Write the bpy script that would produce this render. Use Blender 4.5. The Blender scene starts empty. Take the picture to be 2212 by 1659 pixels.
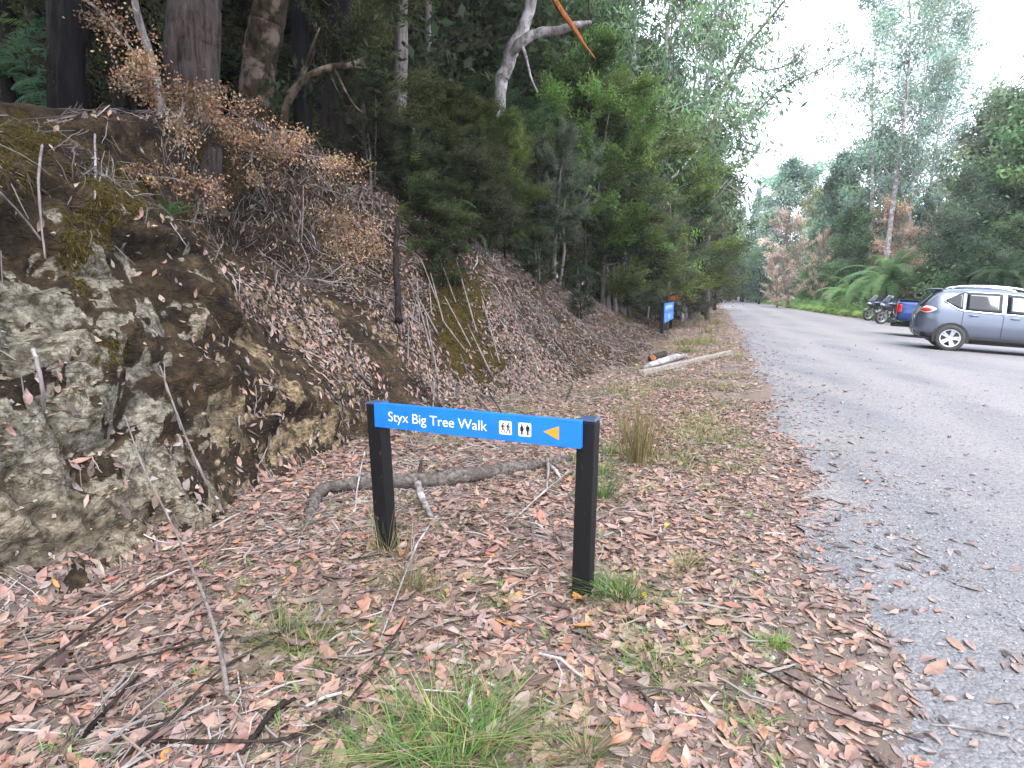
import bpy, math, random
import numpy as np
from mathutils import Vector, Matrix
from mathutils.bvhtree import BVHTree
from math import sin, cos, pi, radians

SC = bpy.context.scene
COL = SC.collection
random.seed(7)

# ------------------------------------------------------------------ camera
FPX, HZ, CAMH = 1300.0, 632.0, 1.5          # focal length / horizon in a 2212 px wide picture, eye height
PITCH = math.atan((829.5 - HZ) / FPX)
cp, sp = cos(PITCH), sin(PITCH)
cam = bpy.data.cameras.new("camera")
cam.sensor_width = 36.0
cam.lens = 36.0 * FPX / 2212.0
cam.clip_start, cam.clip_end = 0.05, 3000
camo = bpy.data.objects.new("camera", cam)
COL.objects.link(camo)
camo.location = (0, 0, CAMH)
camo.rotation_euler = (pi / 2 - PITCH, 0, 0)
SC.camera = camo

# ------------------------------------------------------------------ sky, sun, exposure
SUN_EL, SUN_AZ = radians(52), radians(178)
w = bpy.data.worlds.new("World")
SC.world = w
w.use_nodes = True
nt = w.node_tree
nt.nodes.clear()
sky = nt.nodes.new("ShaderNodeTexSky")
sky.sky_type = 'NISHITA'
sky.sun_disc = False
sky.sun_elevation = SUN_EL
sky.sun_rotation = SUN_AZ
sky.dust_density = 4.0
cloud = nt.nodes.new("ShaderNodeMixRGB")
cloud.inputs[0].default_value = 0.72
cloud.inputs[2].default_value = (11.4, 12.3, 14.4, 1)       # even overcast cloud layer
bg = nt.nodes.new("ShaderNodeBackground")
bg.inputs[1].default_value = 0.11
wo = nt.nodes.new("ShaderNodeOutputWorld")
nt.links.new(sky.outputs[0], cloud.inputs[1])
nt.links.new(cloud.outputs[0], bg.inputs[0])
nt.links.new(bg.outputs[0], wo.inputs[0])
sun = bpy.data.lights.new("sun", 'SUN')
sun.energy = 1.15
sun.angle = radians(22)
sun.color = (1.0, 0.96, 0.92)
suno = bpy.data.objects.new("sun", sun)
COL.objects.link(suno)
sd = Vector((sin(SUN_AZ) * cos(SUN_EL), cos(SUN_AZ) * cos(SUN_EL), sin(SUN_EL)))
suno.rotation_euler = sd.to_track_quat('Z', 'Y').to_euler()
SC.view_settings.view_transform = 'Standard'
SC.view_settings.look = 'None'
SC.view_settings.exposure = 1.72
SC.view_settings.gamma = 1.0
try:
    SC.cycles.max_bounces = 6
    SC.cycles.transparent_max_bounces = 6
    SC.cycles.use_denoising = True
    SC.cycles.volume_bounces = 0
except Exception:
    pass

# ------------------------------------------------------------------ frames of reference
RAZ = math.atan2(1585 - 1106, FPX * cp + (829.5 - HZ) * sp)   # road azimuth
su, cu = sin(RAZ), cos(RAZ)
def UV(x, y): return su * x + cu * y, -cu * x + su * y
def XY(u, v): return su * u - cu * v, cu * u + su * v
def ray(px, py):
    dx, dy = px - 1106, 829.5 - py
    return Vector((dx, FPX * cp + dy * sp, dy * cp - FPX * sp))
EYE = Vector((0, 0, CAMH))
def at(px, py, Y):
    r = ray(px, py)
    return EYE + r * (Y / r.y)
def project(P):
    """points (n,3) -> pixels of the 2212 px wide picture (used to lay out patches on the bank)"""
    x, y, z = P[:, 0], P[:, 1], P[:, 2] - CAMH
    f = y * cp - z * sp
    up = y * sp + z * cp
    f = np.maximum(f, 0.05)
    return 1106 + FPX * x / f, 829.5 - FPX * up / f

# ------------------------------------------------------------------ noise
def _h(ix, iy, iz, s):
    n = (ix.astype(np.int64) * 374761393 + iy.astype(np.int64) * 668265263 + iz.astype(np.int64) * 2147483647 + s * 1274126177) & 0xFFFFFFFF
    n = ((n ^ (n >> 13)) * 1274126177) & 0xFFFFFFFF
    n = (n ^ (n >> 16)) & 0xFFFFFFFF
    n = (n * 2246822519) & 0xFFFFFFFF
    return ((n ^ (n >> 15)) & 0xFFFFFF) / float(0xFFFFFF)
def vnoise(P, s=0):
    P = np.asarray(P, float)
    i = np.floor(P).astype(np.int64)
    f = P - i
    f = f * f * f * (f * (f * 6 - 15) + 10)
    r = 0
    for a in (0, 1):
        for b in (0, 1):
            for c in (0, 1):
                wgt = (f[:, 0] if a else 1 - f[:, 0]) * (f[:, 1] if b else 1 - f[:, 1]) * (f[:, 2] if c else 1 - f[:, 2])
                r = r + wgt * _h(i[:, 0] + a, i[:, 1] + b, i[:, 2] + c, s)
    return r * 2 - 1
def fbm(P, o=4, s=0, g=0.5):
    r, a, t = 0, 1.0, 0
    for k in range(o):
        r = r + a * vnoise(P * 2 ** k + 17.3 * k, s + k)
        t += a
        a *= g
    return r / t
def worley(P, s=0):
    i = np.floor(P).astype(np.int64)
    f1 = np.full(len(P), 9.0)
    f2 = np.full(len(P), 9.0)
    idv = np.zeros(len(P))
    for a in (-1, 0, 1):
        for b in (-1, 0, 1):
            for c in (-1, 0, 1):
                q = i + np.array([a, b, c])
                pt = q + np.stack([_h(q[:, 0], q[:, 1], q[:, 2], s + k) for k in (1, 2, 3)], 1)
                d = np.linalg.norm(P - pt, axis=1)
                h = _h(q[:, 0], q[:, 1], q[:, 2], s + 9)
                m = d < f1
                f2 = np.where(m, f1, np.minimum(f2, d))
                idv = np.where(m, h, idv)
                f1 = np.where(m, d, f1)
    return f1, f2, idv
def sstep(a, b, x):
    t = np.clip((x - a) / (b - a), 0, 1)
    return t * t * (3 - 2 * t)

# ------------------------------------------------------------------ objects and tags
def tag(o, label=None, cat=None, group=None, kind=None):
    if label: o['label'] = label
    if cat: o['category'] = cat
    if group: o['group'] = group
    if kind: o['kind'] = kind
    return o
def empty(name, loc, rot=(0, 0, 0)):
    o = bpy.data.objects.new(name, None)
    COL.objects.link(o)
    o.location = loc
    o.rotation_euler = rot
    o.empty_display_size = 0.2
    return o
def link(name, me, parent=None):
    o = bpy.data.objects.new(name, me)
    COL.objects.link(o)
    if parent: o.parent = parent
    return o
def tri_data(name, V, T, mat, colr=None, smooth=False, attrs=None):
    V = np.ascontiguousarray(V, np.float32).reshape(-1, 3)
    T = np.ascontiguousarray(T, np.int32)
    k = T.shape[1]
    me = bpy.data.meshes.new(name)
    me.vertices.add(len(V))
    me.vertices.foreach_set("co", V.ravel())
    me.loops.add(T.size)
    me.loops.foreach_set("vertex_index", T.ravel())
    me.polygons.add(len(T))
    me.polygons.foreach_set("loop_start", np.arange(0, T.size, k, dtype=np.int32))
    me.polygons.foreach_set("loop_total", np.full(len(T), k, np.int32))
    me.polygons.foreach_set("use_smooth", np.full(len(T), smooth))
    if colr is not None:
        a = me.attributes.new("tint", 'FLOAT_COLOR', 'POINT')
        c = np.ones((len(V), 4), np.float32)
        c[:, :3] = colr
        a.data.foreach_set("color", c.ravel())
    for n, vals in (attrs or {}).items():
        a = me.attributes.new(n, 'FLOAT', 'POINT')
        a.data.foreach_set("value", np.ascontiguousarray(vals, np.float32))
    me.update(calc_edges=True)
    me.materials.append(mat)
    return me
def copy_tree(o, parent=None):
    c = o.copy()
    COL.objects.link(c)
    if parent: c.parent = parent
    for ch in list(o.children):
        copy_tree(ch, c)
    return c

class MB:
    """collects simple shapes into one mesh"""
    def __init__(s):
        s.V, s.F = [], []
    def add(s, V, F, M=None):
        b = len(s.V)
        for v in V:
            v = Vector(v)
            s.V.append(tuple(M @ v if M else v))
        s.F += [tuple(i + b for i in f) for f in F]
        return s
    def box(s, c, d, rot=None, ch=0.0, M=None):
        x, y, z = d[0] / 2, d[1] / 2, d[2] / 2
        R = rot.to_matrix() if rot is not None else Matrix.Identity(3)
        if ch <= 0:
            V = [(a * x, b * y, e * z) for a in (-1, 1) for b in (-1, 1) for e in (-1, 1)]
            F = [(0, 1, 3, 2), (4, 6, 7, 5), (0, 4, 5, 1), (2, 3, 7, 6), (0, 2, 6, 4), (1, 5, 7, 3)]
        else:
            V, F = [], []
            for zz, k in ((-z, ch), (-z + ch, 0), (z - ch, 0), (z, ch)):
                a, b = x - k, y - k
                V += [(a, b - ch, zz), (a - ch, b, zz), (-a + ch, b, zz), (-a, b - ch, zz), (-a, -b + ch, zz), (-a + ch, -b, zz), (a - ch, -b, zz), (a, -b + ch, zz)]
            for r in range(3):
                for i in range(8):
                    j = (i + 1) % 8
                    F.append((r * 8 + i, r * 8 + j, r * 8 + 8 + j, r * 8 + 8 + i))
            F += [tuple(range(7, -1, -1)), tuple(range(24, 32))]
        c = Vector(c)
        return s.add([R @ Vector(v) + c for v in V], F, M)
    def tube(s, pts, rad, n=8, cap=True, M=None):
        pts = [Vector(p) for p in pts]
        if not hasattr(rad, '__len__'): rad = [rad] * len(pts)
        V, F = [], []
        ref = None
        for i, p in enumerate(pts):
            d = (pts[min(i + 1, len(pts) - 1)] - pts[max(i - 1, 0)]).normalized()
            if ref is None:
                ref = d.orthogonal().normalized()
            ref = (ref - d * ref.dot(d)).normalized()
            b = d.cross(ref)
            for k in range(n):
                a = 2 * pi * k / n
                V.append(p + (ref * cos(a) + b * sin(a)) * rad[i])
        for i in range(len(pts) - 1):
            for k in range(n):
                j = (k + 1) % n
                F.append((i * n + k, i * n + j, i * n + n + j, i * n + n + k))
        if cap:
            F.append(tuple(range(n - 1, -1, -1)))
            F.append(tuple(range((len(pts) - 1) * n, len(pts) * n)))
        return s.add(V, F, M)
    def ball(s, c, r, nu=16, nv=10, M=None, rot=None):
        if not hasattr(r, '__len__'): r = (r, r, r)
        R = rot.to_matrix() if rot is not None else Matrix.Identity(3)
        V, F = [], []
        for j in range(nv + 1):
            t = pi * j / nv
            for i in range(nu):
                a = 2 * pi * i / nu
                V.append(R @ Vector((r[0] * sin(t) * cos(a), r[1] * sin(t) * sin(a), r[2] * cos(t))) + Vector(c))
        for j in range(nv):
            for i in range(nu):
                k = (i + 1) % nu
                F.append((j * nu + i, j * nu + nu + i, j * nu + nu + k, j * nu + k))
        return s.add(V, F, M)
    def lathe_y(s, prof, n=32, M=None, c=(0, 0, 0)):
        """profile of (radius, y) spun about the y axis"""
        V, F = [], []
        for r, y in prof:
            for k in range(n):
                a = 2 * pi * k / n
                V.append((c[0] + r * cos(a), c[1] + y, c[2] + r * sin(a)))
        for i in range(len(prof) - 1):
            for k in range(n):
                j = (k + 1) % n
                F.append((i * n + k, i * n + n + k, i * n + n + j, i * n + j))
        return s.add(V, F, M)
    def prism(s, poly, f0, f1):
        """polygon of 2D points, f0 / f1 map each to the front / back 3D point"""
        n = len(poly)
        V = [f0(p) for p in poly] + [f1(p) for p in poly]
        F = [tuple(range(n)), tuple(range(2 * n - 1, n - 1, -1))]
        for i in range(n):
            j = (i + 1) % n
            F.append((j, i, n + i, n + j))
        return s.add(V, F)
    def grid(s, rows, close=False):
        n = len(rows[0])
        V = [p for r in rows for p in r]
        F = []
        for i in range(len(rows) - 1):
            for k in range(n if close else n - 1):
                j = (k + 1) % n
                F.append((i * n + k, i * n + j, i * n + n + j, i * n + n + k))
        return s.add(V, F)
    def build(s, name, mat, parent=None, smooth=False, subd=0, bevel=0, angle=None):
        me = bpy.data.meshes.new(name)
        me.from_pydata([tuple(v) for v in s.V], [], s.F)
        me.update()
        if smooth:
            me.polygons.foreach_set("use_smooth", np.full(len(me.polygons), True))
        me.materials.append(mat)
        o = link(name, me, parent)
        if bevel:
            m = o.modifiers.new("bevel", 'BEVEL')
            m.width, m.segments, m.limit_method = bevel, 2, 'ANGLE'
        if subd:
            m = o.modifiers.new("subdiv", 'SUBSURF')
            m.levels = m.render_levels = subd
        return o

# ------------------------------------------------------------------ materials
def nodes(name):
    m = bpy.data.materials.new(name)
    m.use_nodes = True
    t = m.node_tree
    b = t.nodes["Principled BSDF"]
    return m, t, b
def N(t, kind, **kw):
    n = t.nodes.new(kind)
    for k, v in kw.items():
        if k.startswith('i_'):
            key = k[2:]
            n.inputs[int(key) if key.isdigit() else key].default_value = v
        else:
            setattr(n, k, v)
    return n
def plain(name, c, rough=0.5, metal=0.0, coat=0.0, spec=0.5, bump=0.0, var=0.0, scale=40.0):
    m, t, b = nodes(name)
    b.inputs["Roughness"].default_value = rough
    b.inputs["Metallic"].default_value = metal
    b.inputs["Coat Weight"].default_value = coat
    b.inputs["Specular IOR Level"].default_value = spec
    b.inputs["Base Color"].default_value = (*c, 1)
    if bump or var:
        tc = N(t, "ShaderNodeTexCoord")
        nz = N(t, "ShaderNodeTexNoise", i_Scale=scale, i_Detail=6.0)
        t.links.new(tc.outputs["Object"], nz.inputs["Vector"])
        if var:
            mr = N(t, "ShaderNodeMapRange", i_1=0.3, i_2=0.7, i_3=1 - var, i_4=1 + var)
            mx = N(t, "ShaderNodeVectorMath", operation='SCALE')
            mx.inputs[0].default_value = c
            t.links.new(nz.outputs[0], mr.inputs[0])
            t.links.new(mr.outputs[0], mx.inputs["Scale"])
            t.links.new(mx.outputs[0], b.inputs["Base Color"])
        if bump:
            bp = N(t, "ShaderNodeBump", i_Strength=bump, i_Distance=0.01)
            t.links.new(nz.outputs[0], bp.inputs["Height"])
            t.links.new(bp.outputs[0], b.inputs["Normal"])
    return m
def leafmat(name, trans=0.3, rough=0.55, objcol=True, spec=0.3):
    m, t, b = nodes(name)
    at_ = N(t, "ShaderNodeAttribute", attribute_name="tint")
    src = at_.outputs["Color"]
    if objcol:
        oi = N(t, "ShaderNodeObjectInfo")
        mx = N(t, "ShaderNodeMixRGB", blend_type='MULTIPLY', i_0=1.0)
        t.links.new(src, mx.inputs[1])
        t.links.new(oi.outputs["Color"], mx.inputs[2])
        src = mx.outputs[0]
    t.links.new(src, b.inputs["Base Color"])
    b.inputs["Roughness"].default_value = rough
    b.inputs["Specular IOR Level"].default_value = spec
    if trans:
        tr = N(t, "ShaderNodeBsdfTranslucent")
        ms = N(t, "ShaderNodeMixShader", i_0=trans)
        t.links.new(src, tr.inputs[0])
        t.links.new(b.outputs[0], ms.inputs[1])
        t.links.new(tr.outputs[0], ms.inputs[2])
        t.links.new(ms.outputs[0], t.nodes["Material Output"].inputs[0])
    return m
def barkmat(name, c1, c2, c3=None, stretch=6.0, scale=5.0, bump=0.6, patch=1.3):
    """streaked bark: two tones along the stem, a third in lichen or moss patches"""
    m, t, b = nodes(name)
    tc = N(t, "ShaderNodeTexCoord")
    mp = N(t, "ShaderNodeMapping")
    mp.inputs["Scale"].default_value = (1, 1, 1 / stretch)
    nz = N(t, "ShaderNodeTexNoise", i_Scale=scale * 3, i_Detail=8.0, i_Roughness=0.65)
    t.links.new(tc.outputs["Object"], mp.inputs[0])
    t.links.new(mp.outputs[0], nz.inputs["Vector"])
    cr = N(t, "ShaderNodeValToRGB")
    cr.color_ramp.elements[0].position, cr.color_ramp.elements[1].position = 0.34, 0.66
    cr.color_ramp.elements[0].color = (*c1, 1)
    cr.color_ramp.elements[1].color = (*c2, 1)
    t.links.new(nz.outputs[0], cr.inputs[0])
    out = cr.outputs[0]
    if c3:
        n2 = N(t, "ShaderNodeTexNoise", i_Scale=patch * 2, i_Detail=5.0, i_Roughness=0.6)
        t.links.new(tc.outputs["Object"], n2.inputs["Vector"])
        r2 = N(t, "ShaderNodeMapRange", i_1=0.5, i_2=0.6)
        t.links.new(n2.outputs[0], r2.inputs[0])
        mx = N(t, "ShaderNodeMixRGB")
        mx.inputs[2].default_value = (*c3, 1)
        t.links.new(r2.outputs[0], mx.inputs[0])
        t.links.new(out, mx.inputs[1])
        out = mx.outputs[0]
    t.links.new(out, b.inputs["Base Color"])
    bp = N(t, "ShaderNodeBump", i_Strength=bump, i_Distance=0.03)
    t.links.new(nz.outputs[0], bp.inputs["Height"])
    t.links.new(bp.outputs[0], b.inputs["Normal"])
    b.inputs["Roughness"].default_value = 0.85
    b.inputs["Specular IOR Level"].default_value = 0.06
    return m

def postmat():
    """black timber paint with worn pale flecks"""
    m = plain("black_painted_timber", (.006, .006, .007), .6, spec=.25)
    t = m.node_tree; b = t.nodes["Principled BSDF"]
    tc = N(t, "ShaderNodeTexCoord"); mp = N(t, "ShaderNodeMapping"); mp.inputs["Scale"].default_value = (1, 1, .35)
    nz = N(t, "ShaderNodeTexNoise", i_Scale=42.0, i_Detail=7.0, i_Roughness=.7)
    cr = N(t, "ShaderNodeValToRGB")
    cr.color_ramp.elements[0].position, cr.color_ramp.elements[1].position = .63, .72
    cr.color_ramp.elements[0].color = (.006, .006, .007, 1); cr.color_ramp.elements[1].color = (.16, .15, .14, 1)
    bp = N(t, "ShaderNodeBump", i_Strength=.4, i_Distance=.004)
    t.links.new(tc.outputs["Object"], mp.inputs[0]); t.links.new(mp.outputs[0], nz.inputs["Vector"]); t.links.new(nz.outputs[0], cr.inputs[0])
    t.links.new(cr.outputs[0], b.inputs["Base Color"]); t.links.new(nz.outputs[0], bp.inputs["Height"]); t.links.new(bp.outputs[0], b.inputs["Normal"])
    return m
M_LEAF = leafmat("foliage", 0.48, 0.6, spec=0.22)
M_LITTER = leafmat("dry_leaves", 0.08, 0.7, objcol=False, spec=0.25)
M_BLADE = leafmat("grass_blades", 0.25, 0.5, objcol=True)
M_STICK = leafmat("dry_wood", 0.0, 0.85, objcol=False, spec=0.15)
M_STONE = leafmat("crushed_stone", 0.0, 0.9, objcol=False, spec=0.2)
M_BARK_BROWN = barkmat("bark_brown", (0.012, 0.009, 0.008), (0.080, 0.061, 0.053), (0.052, 0.043, 0.041), 9, 6, 1.0)
M_BARK_DARK = barkmat("bark_dark", (0.010, 0.008, 0.008), (0.042, 0.033, 0.030), None, 8, 4)
M_BARK_BLACK = barkmat("bark_charred", (0.004, 0.004, 0.005), (0.016, 0.014, 0.014), None, 6, 4)
M_BARK_MOSSY = barkmat("bark_mossy", (0.012, 0.010, 0.006), (0.060, 0.042, 0.026), (0.135, 0.105, 0.082), 2.5, 4, 0.8, 1.9)
M_BARK_PALE = barkmat("bark_pale", (0.12, 0.105, 0.098), (0.36, 0.325, 0.315), (0.45, 0.43, 0.43), 4, 4, 0.5, 2.0)
M_BARK_GREY = barkmat("bark_grey", (0.10, 0.085, 0.08), (0.30, 0.26, 0.24), None, 7, 4)
M_BARK_ORANGE = barkmat("bark_orange", (0.16, 0.05, 0.018), (0.42, 0.15, 0.05), None, 12, 4)
M_LOG = barkmat("bark_weathered", (0.035, 0.03, 0.027), (0.235, 0.205, 0.185), (0.10, 0.085, 0.075), 1.0, 9, 1.0, 3.5)
# ------------------------------------------------------------------ terrain
def terp(xs, ys):
    return lambda u: np.interp(u, xs, ys)
vf = terp([-6, 1.9, 2.9, 4, 5.5, 7.4, 8.6, 10, 12.5, 23, 40, 54, 120, 300], [3.1, 3.05, 3.2, 3.5, 3.55, 3.2, 2.45, 2.0, 1.85, 2.1, 2.6, 3.1, 3.6, 4])
bw = terp([-6, 2, 4.5, 6.7, 9.8, 13, 20, 38, 120, 300], [2.1, 2.1, 2.3, 2.95, 3.7, 4.0, 3.7, 2.6, 2.0, 2])
bh = terp([-6, 3.2, 4.7, 6.7, 9.8, 11.85, 13.5, 16.2, 20, 27, 38, 60, 120, 300], [2.75, 2.85, 3.2, 3.45, 3.55, 3.2, 2.7, 2.4, 1.85, 1.65, 1.2, 0.8, 0.4, 0.4])
rocky = lambda u: 1 - .6 * sstep(3.5, 4.9, u) - .4 * sstep(5.2, 7.2, u)
P_STEEP = terp([-.3, 0, .08, .25, .5, .8, 1, 1.3], [-.3, 0, .11, .38, .68, .92, 1, 1.03])
P_SOFT = terp([-.3, 0, .12, .3, .5, .7, .88, 1, 1.3], [-.16, 0, .07, .24, .47, .72, .93, 1, 1.04])
def smooth_u(f):
    return lambda u: (f(u - .5) + f(u) + f(u + .5)) / 3
vf, bw, bh = smooth_u(vf), smooth_u(bw), smooth_u(bh)
def bank_z(u, s):
    k = rocky(u)
    return bh(u) * (k * P_STEEP(s) + (1 - k) * P_SOFT(s))
ROAD_R = terp([-10, 10, 30, 40, 55, 75, 100, 140, 300], [-17, -17, -13, -8.6, -6.6, -5.2, -4, -3, -3])
ROAD_L = terp([-10, 5, 15, 25, 50, 75, 100, 140, 300], [-.50, -.52, -.42, -.2, .4, 1.2, 1.8, 3, 4])
def gz(u, v):
    """height of the ground sheet (the bank mesh lies over it)"""
    z = -0.05 * np.clip(-v - 4.0, 0, 9) + 0.012 * np.clip(u - 25, 0, 60) * 0
    fall = np.clip(-v - 4.0, 0, 9)
    z = z - .06 * sstep(.1, .5, ROAD_L(u) - v) * sstep(0, .6, v - ROAD_R(u))
    s = (v - vf(u)) / bw(u)
    onb = np.clip(bank_z(u, np.clip(s, 0, 1.3)), 0, None)
    back = np.clip(v - (vf(u) + bw(u) * 1.1), 0, None)
    z = z + onb - (0.22 + .4 * rocky(u) + 1.9 * np.exp(-((u - 6.4) / 2.4) ** 2)) * sstep(0.0, .25, s) * (1 - sstep(1.05, 1.35, s))
    z = z + 0.14 * np.clip(back, 0, 40) + 0.35 * np.clip(back - 18, 0, 60)
    rise_r = np.clip(ROAD_R(u) - 12 - v, 0, 60)
    z = z + 0.10 * rise_r
    z = z + np.clip(u - 125, 0, 100) * 0.12
    return z
def grid_mesh(U, Vv, zf):
    uu, vv = np.meshgrid(U, Vv, indexing='ij')
    z = zf(uu, vv)
    x, y = XY(uu, vv)
    return np.stack([x, y, z], -1)
def grid_tris(ni, nj):
    i, j = np.meshgrid(np.arange(ni - 1), np.arange(nj - 1), indexing='ij')
    a = (i * nj + j).ravel()
    return np.stack([a, a + nj, a + nj + 1, a + 1], 1)
U1 = np.concatenate([np.arange(-25, -4, 1.5), np.arange(-4, 9, .06), np.arange(9, 20, .15), np.arange(20, 60, .6), np.arange(60, 260, 4.), np.arange(260, 1400, 60)])
V1 = np.concatenate([np.arange(-900, -90, 45.), np.arange(-90, -18, 3), np.arange(-18, -2, .5), np.arange(-2, 4.5, .06), np.arange(4.5, 12, .25), np.arange(12, 90, 3), np.arange(90, 900, 45)])
def ground_z(u, v):
    z = gz(u, v)
    sh = u.shape
    Q = np.stack([u.ravel(), v.ravel(), np.zeros(u.size)], 1)
    amp = np.where((v > -1.2) & (v < 8), .05, .02)
    n = fbm(Q * .9, 3, 5).reshape(sh) * amp + fbm(Q * 6, 2, 8).reshape(sh) * np.where((v > -.5) & (u < 15) & (u > -4), .018, 0)
    near_road = sstep(-.6, .2, v - ROAD_L(u))
    return z + n * near_road
G = grid_mesh(U1, V1, ground_z)
# soil
m_soil, t, b = nodes("forest_soil")
tc = N(t, "ShaderNodeTexCoord")
n1 = N(t, "ShaderNodeTexNoise", i_Scale=2.2, i_Detail=8.0, i_Roughness=.7)
n2 = N(t, "ShaderNodeTexNoise", i_Scale=38.0, i_Detail=6.0, i_Roughness=.7)
for n in (n1, n2): t.links.new(tc.outputs["Object"], n.inputs["Vector"])
r1 = N(t, "ShaderNodeValToRGB")
r1.color_ramp.elements[0].position, r1.color_ramp.elements[1].position = .3, .7
r1.color_ramp.elements[0].color = (.105, .079, .064, 1)
r1.color_ramp.elements[1].color = (.225, .170, .138, 1)
ad = N(t, "ShaderNodeMath", operation='ADD')
ml = N(t, "ShaderNodeMath", operation='MULTIPLY', i_1=.5)
t.links.new(n1.outputs[0], ad.inputs[0]); t.links.new(n2.outputs[0], ad.inputs[1])
t.links.new(ad.outputs[0], ml.inputs[0]); t.links.new(ml.outputs[0], r1.inputs[0])
t.links.new(r1.outputs[0], b.inputs["Base Color"])
bp = N(t, "ShaderNodeBump", i_Strength=.8, i_Distance=.02)
t.links.new(n2.outputs[0], bp.inputs["Height"]); t.links.new(bp.outputs[0], b.inputs["Normal"])
b.inputs["Roughness"].default_value = .95
ground = link("ground", tri_data("ground", G, grid_tris(len(U1), len(V1)), m_soil, smooth=True))
tag(ground, kind='structure')

# the road and the pull-in where the cars stand: one gravel sheet just above the ground
UR = np.concatenate([np.arange(-12, 14, .08), np.arange(14, 40, .35), np.arange(40, 175, 2.5)])
K = np.concatenate([np.linspace(0, .03, 8), np.linspace(.04, .3, 40), np.linspace(.33, 1, 22)])
uu, kk = np.meshgrid(UR, K, indexing='ij')
Q = np.stack([uu.ravel() * 1.0, kk.ravel() * 0, np.zeros(uu.size)], 1)
wob = (fbm(Q * .8, 4, 31) * .16 + fbm(Q * 5, 2, 33) * .07).reshape(uu.shape)
vl = ROAD_L(uu) + wob
vv = vl + (ROAD_R(uu) - vl) * kk
Q = np.stack([uu.ravel(), vv.ravel(), np.zeros(uu.size)], 1)
rut = .03 * np.exp(-((vv + 2.0) / .45) ** 2) + .03 * np.exp(-((vv + 3.9) / .5) ** 2)
zr = gz(uu, vv) + .012 + .06 * sstep(.1, .5, vl - vv) * sstep(0, .6, vv - ROAD_R(uu)) + fbm(Q * .7, 3, 41).reshape(uu.shape) * .012 - rut * .3
zr = zr - .02 * (1 - sstep(0, .02, kk))
xx, yy = XY(uu, vv)
RD = np.stack([xx, yy, zr], -1)
m_road, t, b = nodes("gravel_road")
tc = N(t, "ShaderNodeTexCoord")
v1 = N(t, "ShaderNodeTexVoronoi", i_Scale=62.0)
v2 = N(t, "ShaderNodeTexVoronoi", i_Scale=23.0)
n1 = N(t, "ShaderNodeTexNoise", i_Scale=.5, i_Detail=6.0, i_Roughness=.6)
n2 = N(t, "ShaderNodeTexNoise", i_Scale=210.0, i_Detail=4.0)
mpr = N(t, "ShaderNodeMapping")                         # wheel tracks run with the road
mpr.inputs["Rotation"].default_value = (0, 0, RAZ)
mpr.inputs["Scale"].default_value = (1.0, .07, 1)
n3 = N(t, "ShaderNodeTexNoise", i_Scale=1.1, i_Detail=5.0, i_Roughness=.55)
for n in (v1, v2, n1, n2): t.links.new(tc.outputs["Object"], n.inputs["Vector"])
t.links.new(tc.outputs["Object"], mpr.inputs[0]); t.links.new(mpr.outputs[0], n3.inputs["Vector"])
cr = N(t, "ShaderNodeValToRGB")
cr.color_ramp.elements[0].position, cr.color_ramp.elements[1].position = .36, .64
cr.color_ramp.elements[0].color = (.160, .164, .178, 1)
cr.color_ramp.elements[1].color = (.252, .236, .230, 1)
av = N(t, "ShaderNodeMix", data_type='FLOAT', i_0=.55)
t.links.new(n1.outputs[0], av.inputs[2]); t.links.new(n3.outputs[0], av.inputs[3])
t.links.new(av.outputs[0], cr.inputs[0])
h1 = N(t, "ShaderNodeSeparateColor")
t.links.new(v1.outputs["Color"], h1.inputs[0])
mr = N(t, "ShaderNodeMapRange", i_1=0., i_2=1., i_3=.76, i_4=1.22)
t.links.new(h1.outputs[0], mr.inputs[0])
mr2 = N(t, "ShaderNodeMapRange", i_1=.3, i_2=.7, i_3=.82, i_4=1.16)
t.links.new(n2.outputs[0], mr2.inputs[0])
mm = N(t, "ShaderNodeMath", operation='MULTIPLY')
t.links.new(mr.outputs[0], mm.inputs[0]); t.links.new(mr2.outputs[0], mm.inputs[1])
sc_ = N(t, "ShaderNodeVectorMath", operation='SCALE')
t.links.new(cr.outputs[0], sc_.inputs[0]); t.links.new(mm.outputs[0], sc_.inputs["Scale"])
t.links.new(sc_.outputs[0], b.inputs["Base Color"])
hh = N(t, "ShaderNodeMath", operation='ADD')
t.links.new(v1.outputs["Distance"], hh.inputs[0]); t.links.new(v2.outputs["Distance"], hh.inputs[1])
bp = N(t, "ShaderNodeBump", i_Strength=.55, i_Distance=.012, invert=True)
t.links.new(hh.outputs[0], bp.inputs["Height"]); t.links.new(bp.outputs[0], b.inputs["Normal"])
b.inputs["Roughness"].default_value = .9
b.inputs["Specular IOR Level"].default_value = .25
rvv = (vv - vl)
wobv = fbm(np.stack([uu.ravel() * .25, vv.ravel() * .8, np.zeros(uu.size)], 1), 3, 45).reshape(uu.shape)
q_ = rvv + .5 * wobv
worn = np.clip(np.exp(-((q_ + 1.75) / .42) ** 2) + np.exp(-((q_ + 3.5) / .5) ** 2) + .8 * sstep(-4.6, -6.0, q_), 0, 1)     # smoother wheel tracks
road = link("road", tri_data("road", RD, grid_tris(len(UR), len(K)), m_road, smooth=True, attrs={"worn": worn.ravel()}))
wa = N(t, "ShaderNodeAttribute", attribute_name="worn")
wmx = N(t, "ShaderNodeMixRGB"); wmx.inputs[2].default_value = (.248, .234, .230, 1)
wml = N(t, "ShaderNodeMath", operation='MULTIPLY', i_1=.75)
t.links.new(wa.outputs["Fac"], wml.inputs[0]); t.links.new(wml.outputs[0], wmx.inputs[0])
t.links.new(cr.outputs[0], wmx.inputs[1]); t.links.new(wmx.outputs[0], sc_.inputs[0])
wst = N(t, "ShaderNodeMapRange", i_1=0., i_2=1., i_3=.6, i_4=.22)
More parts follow.
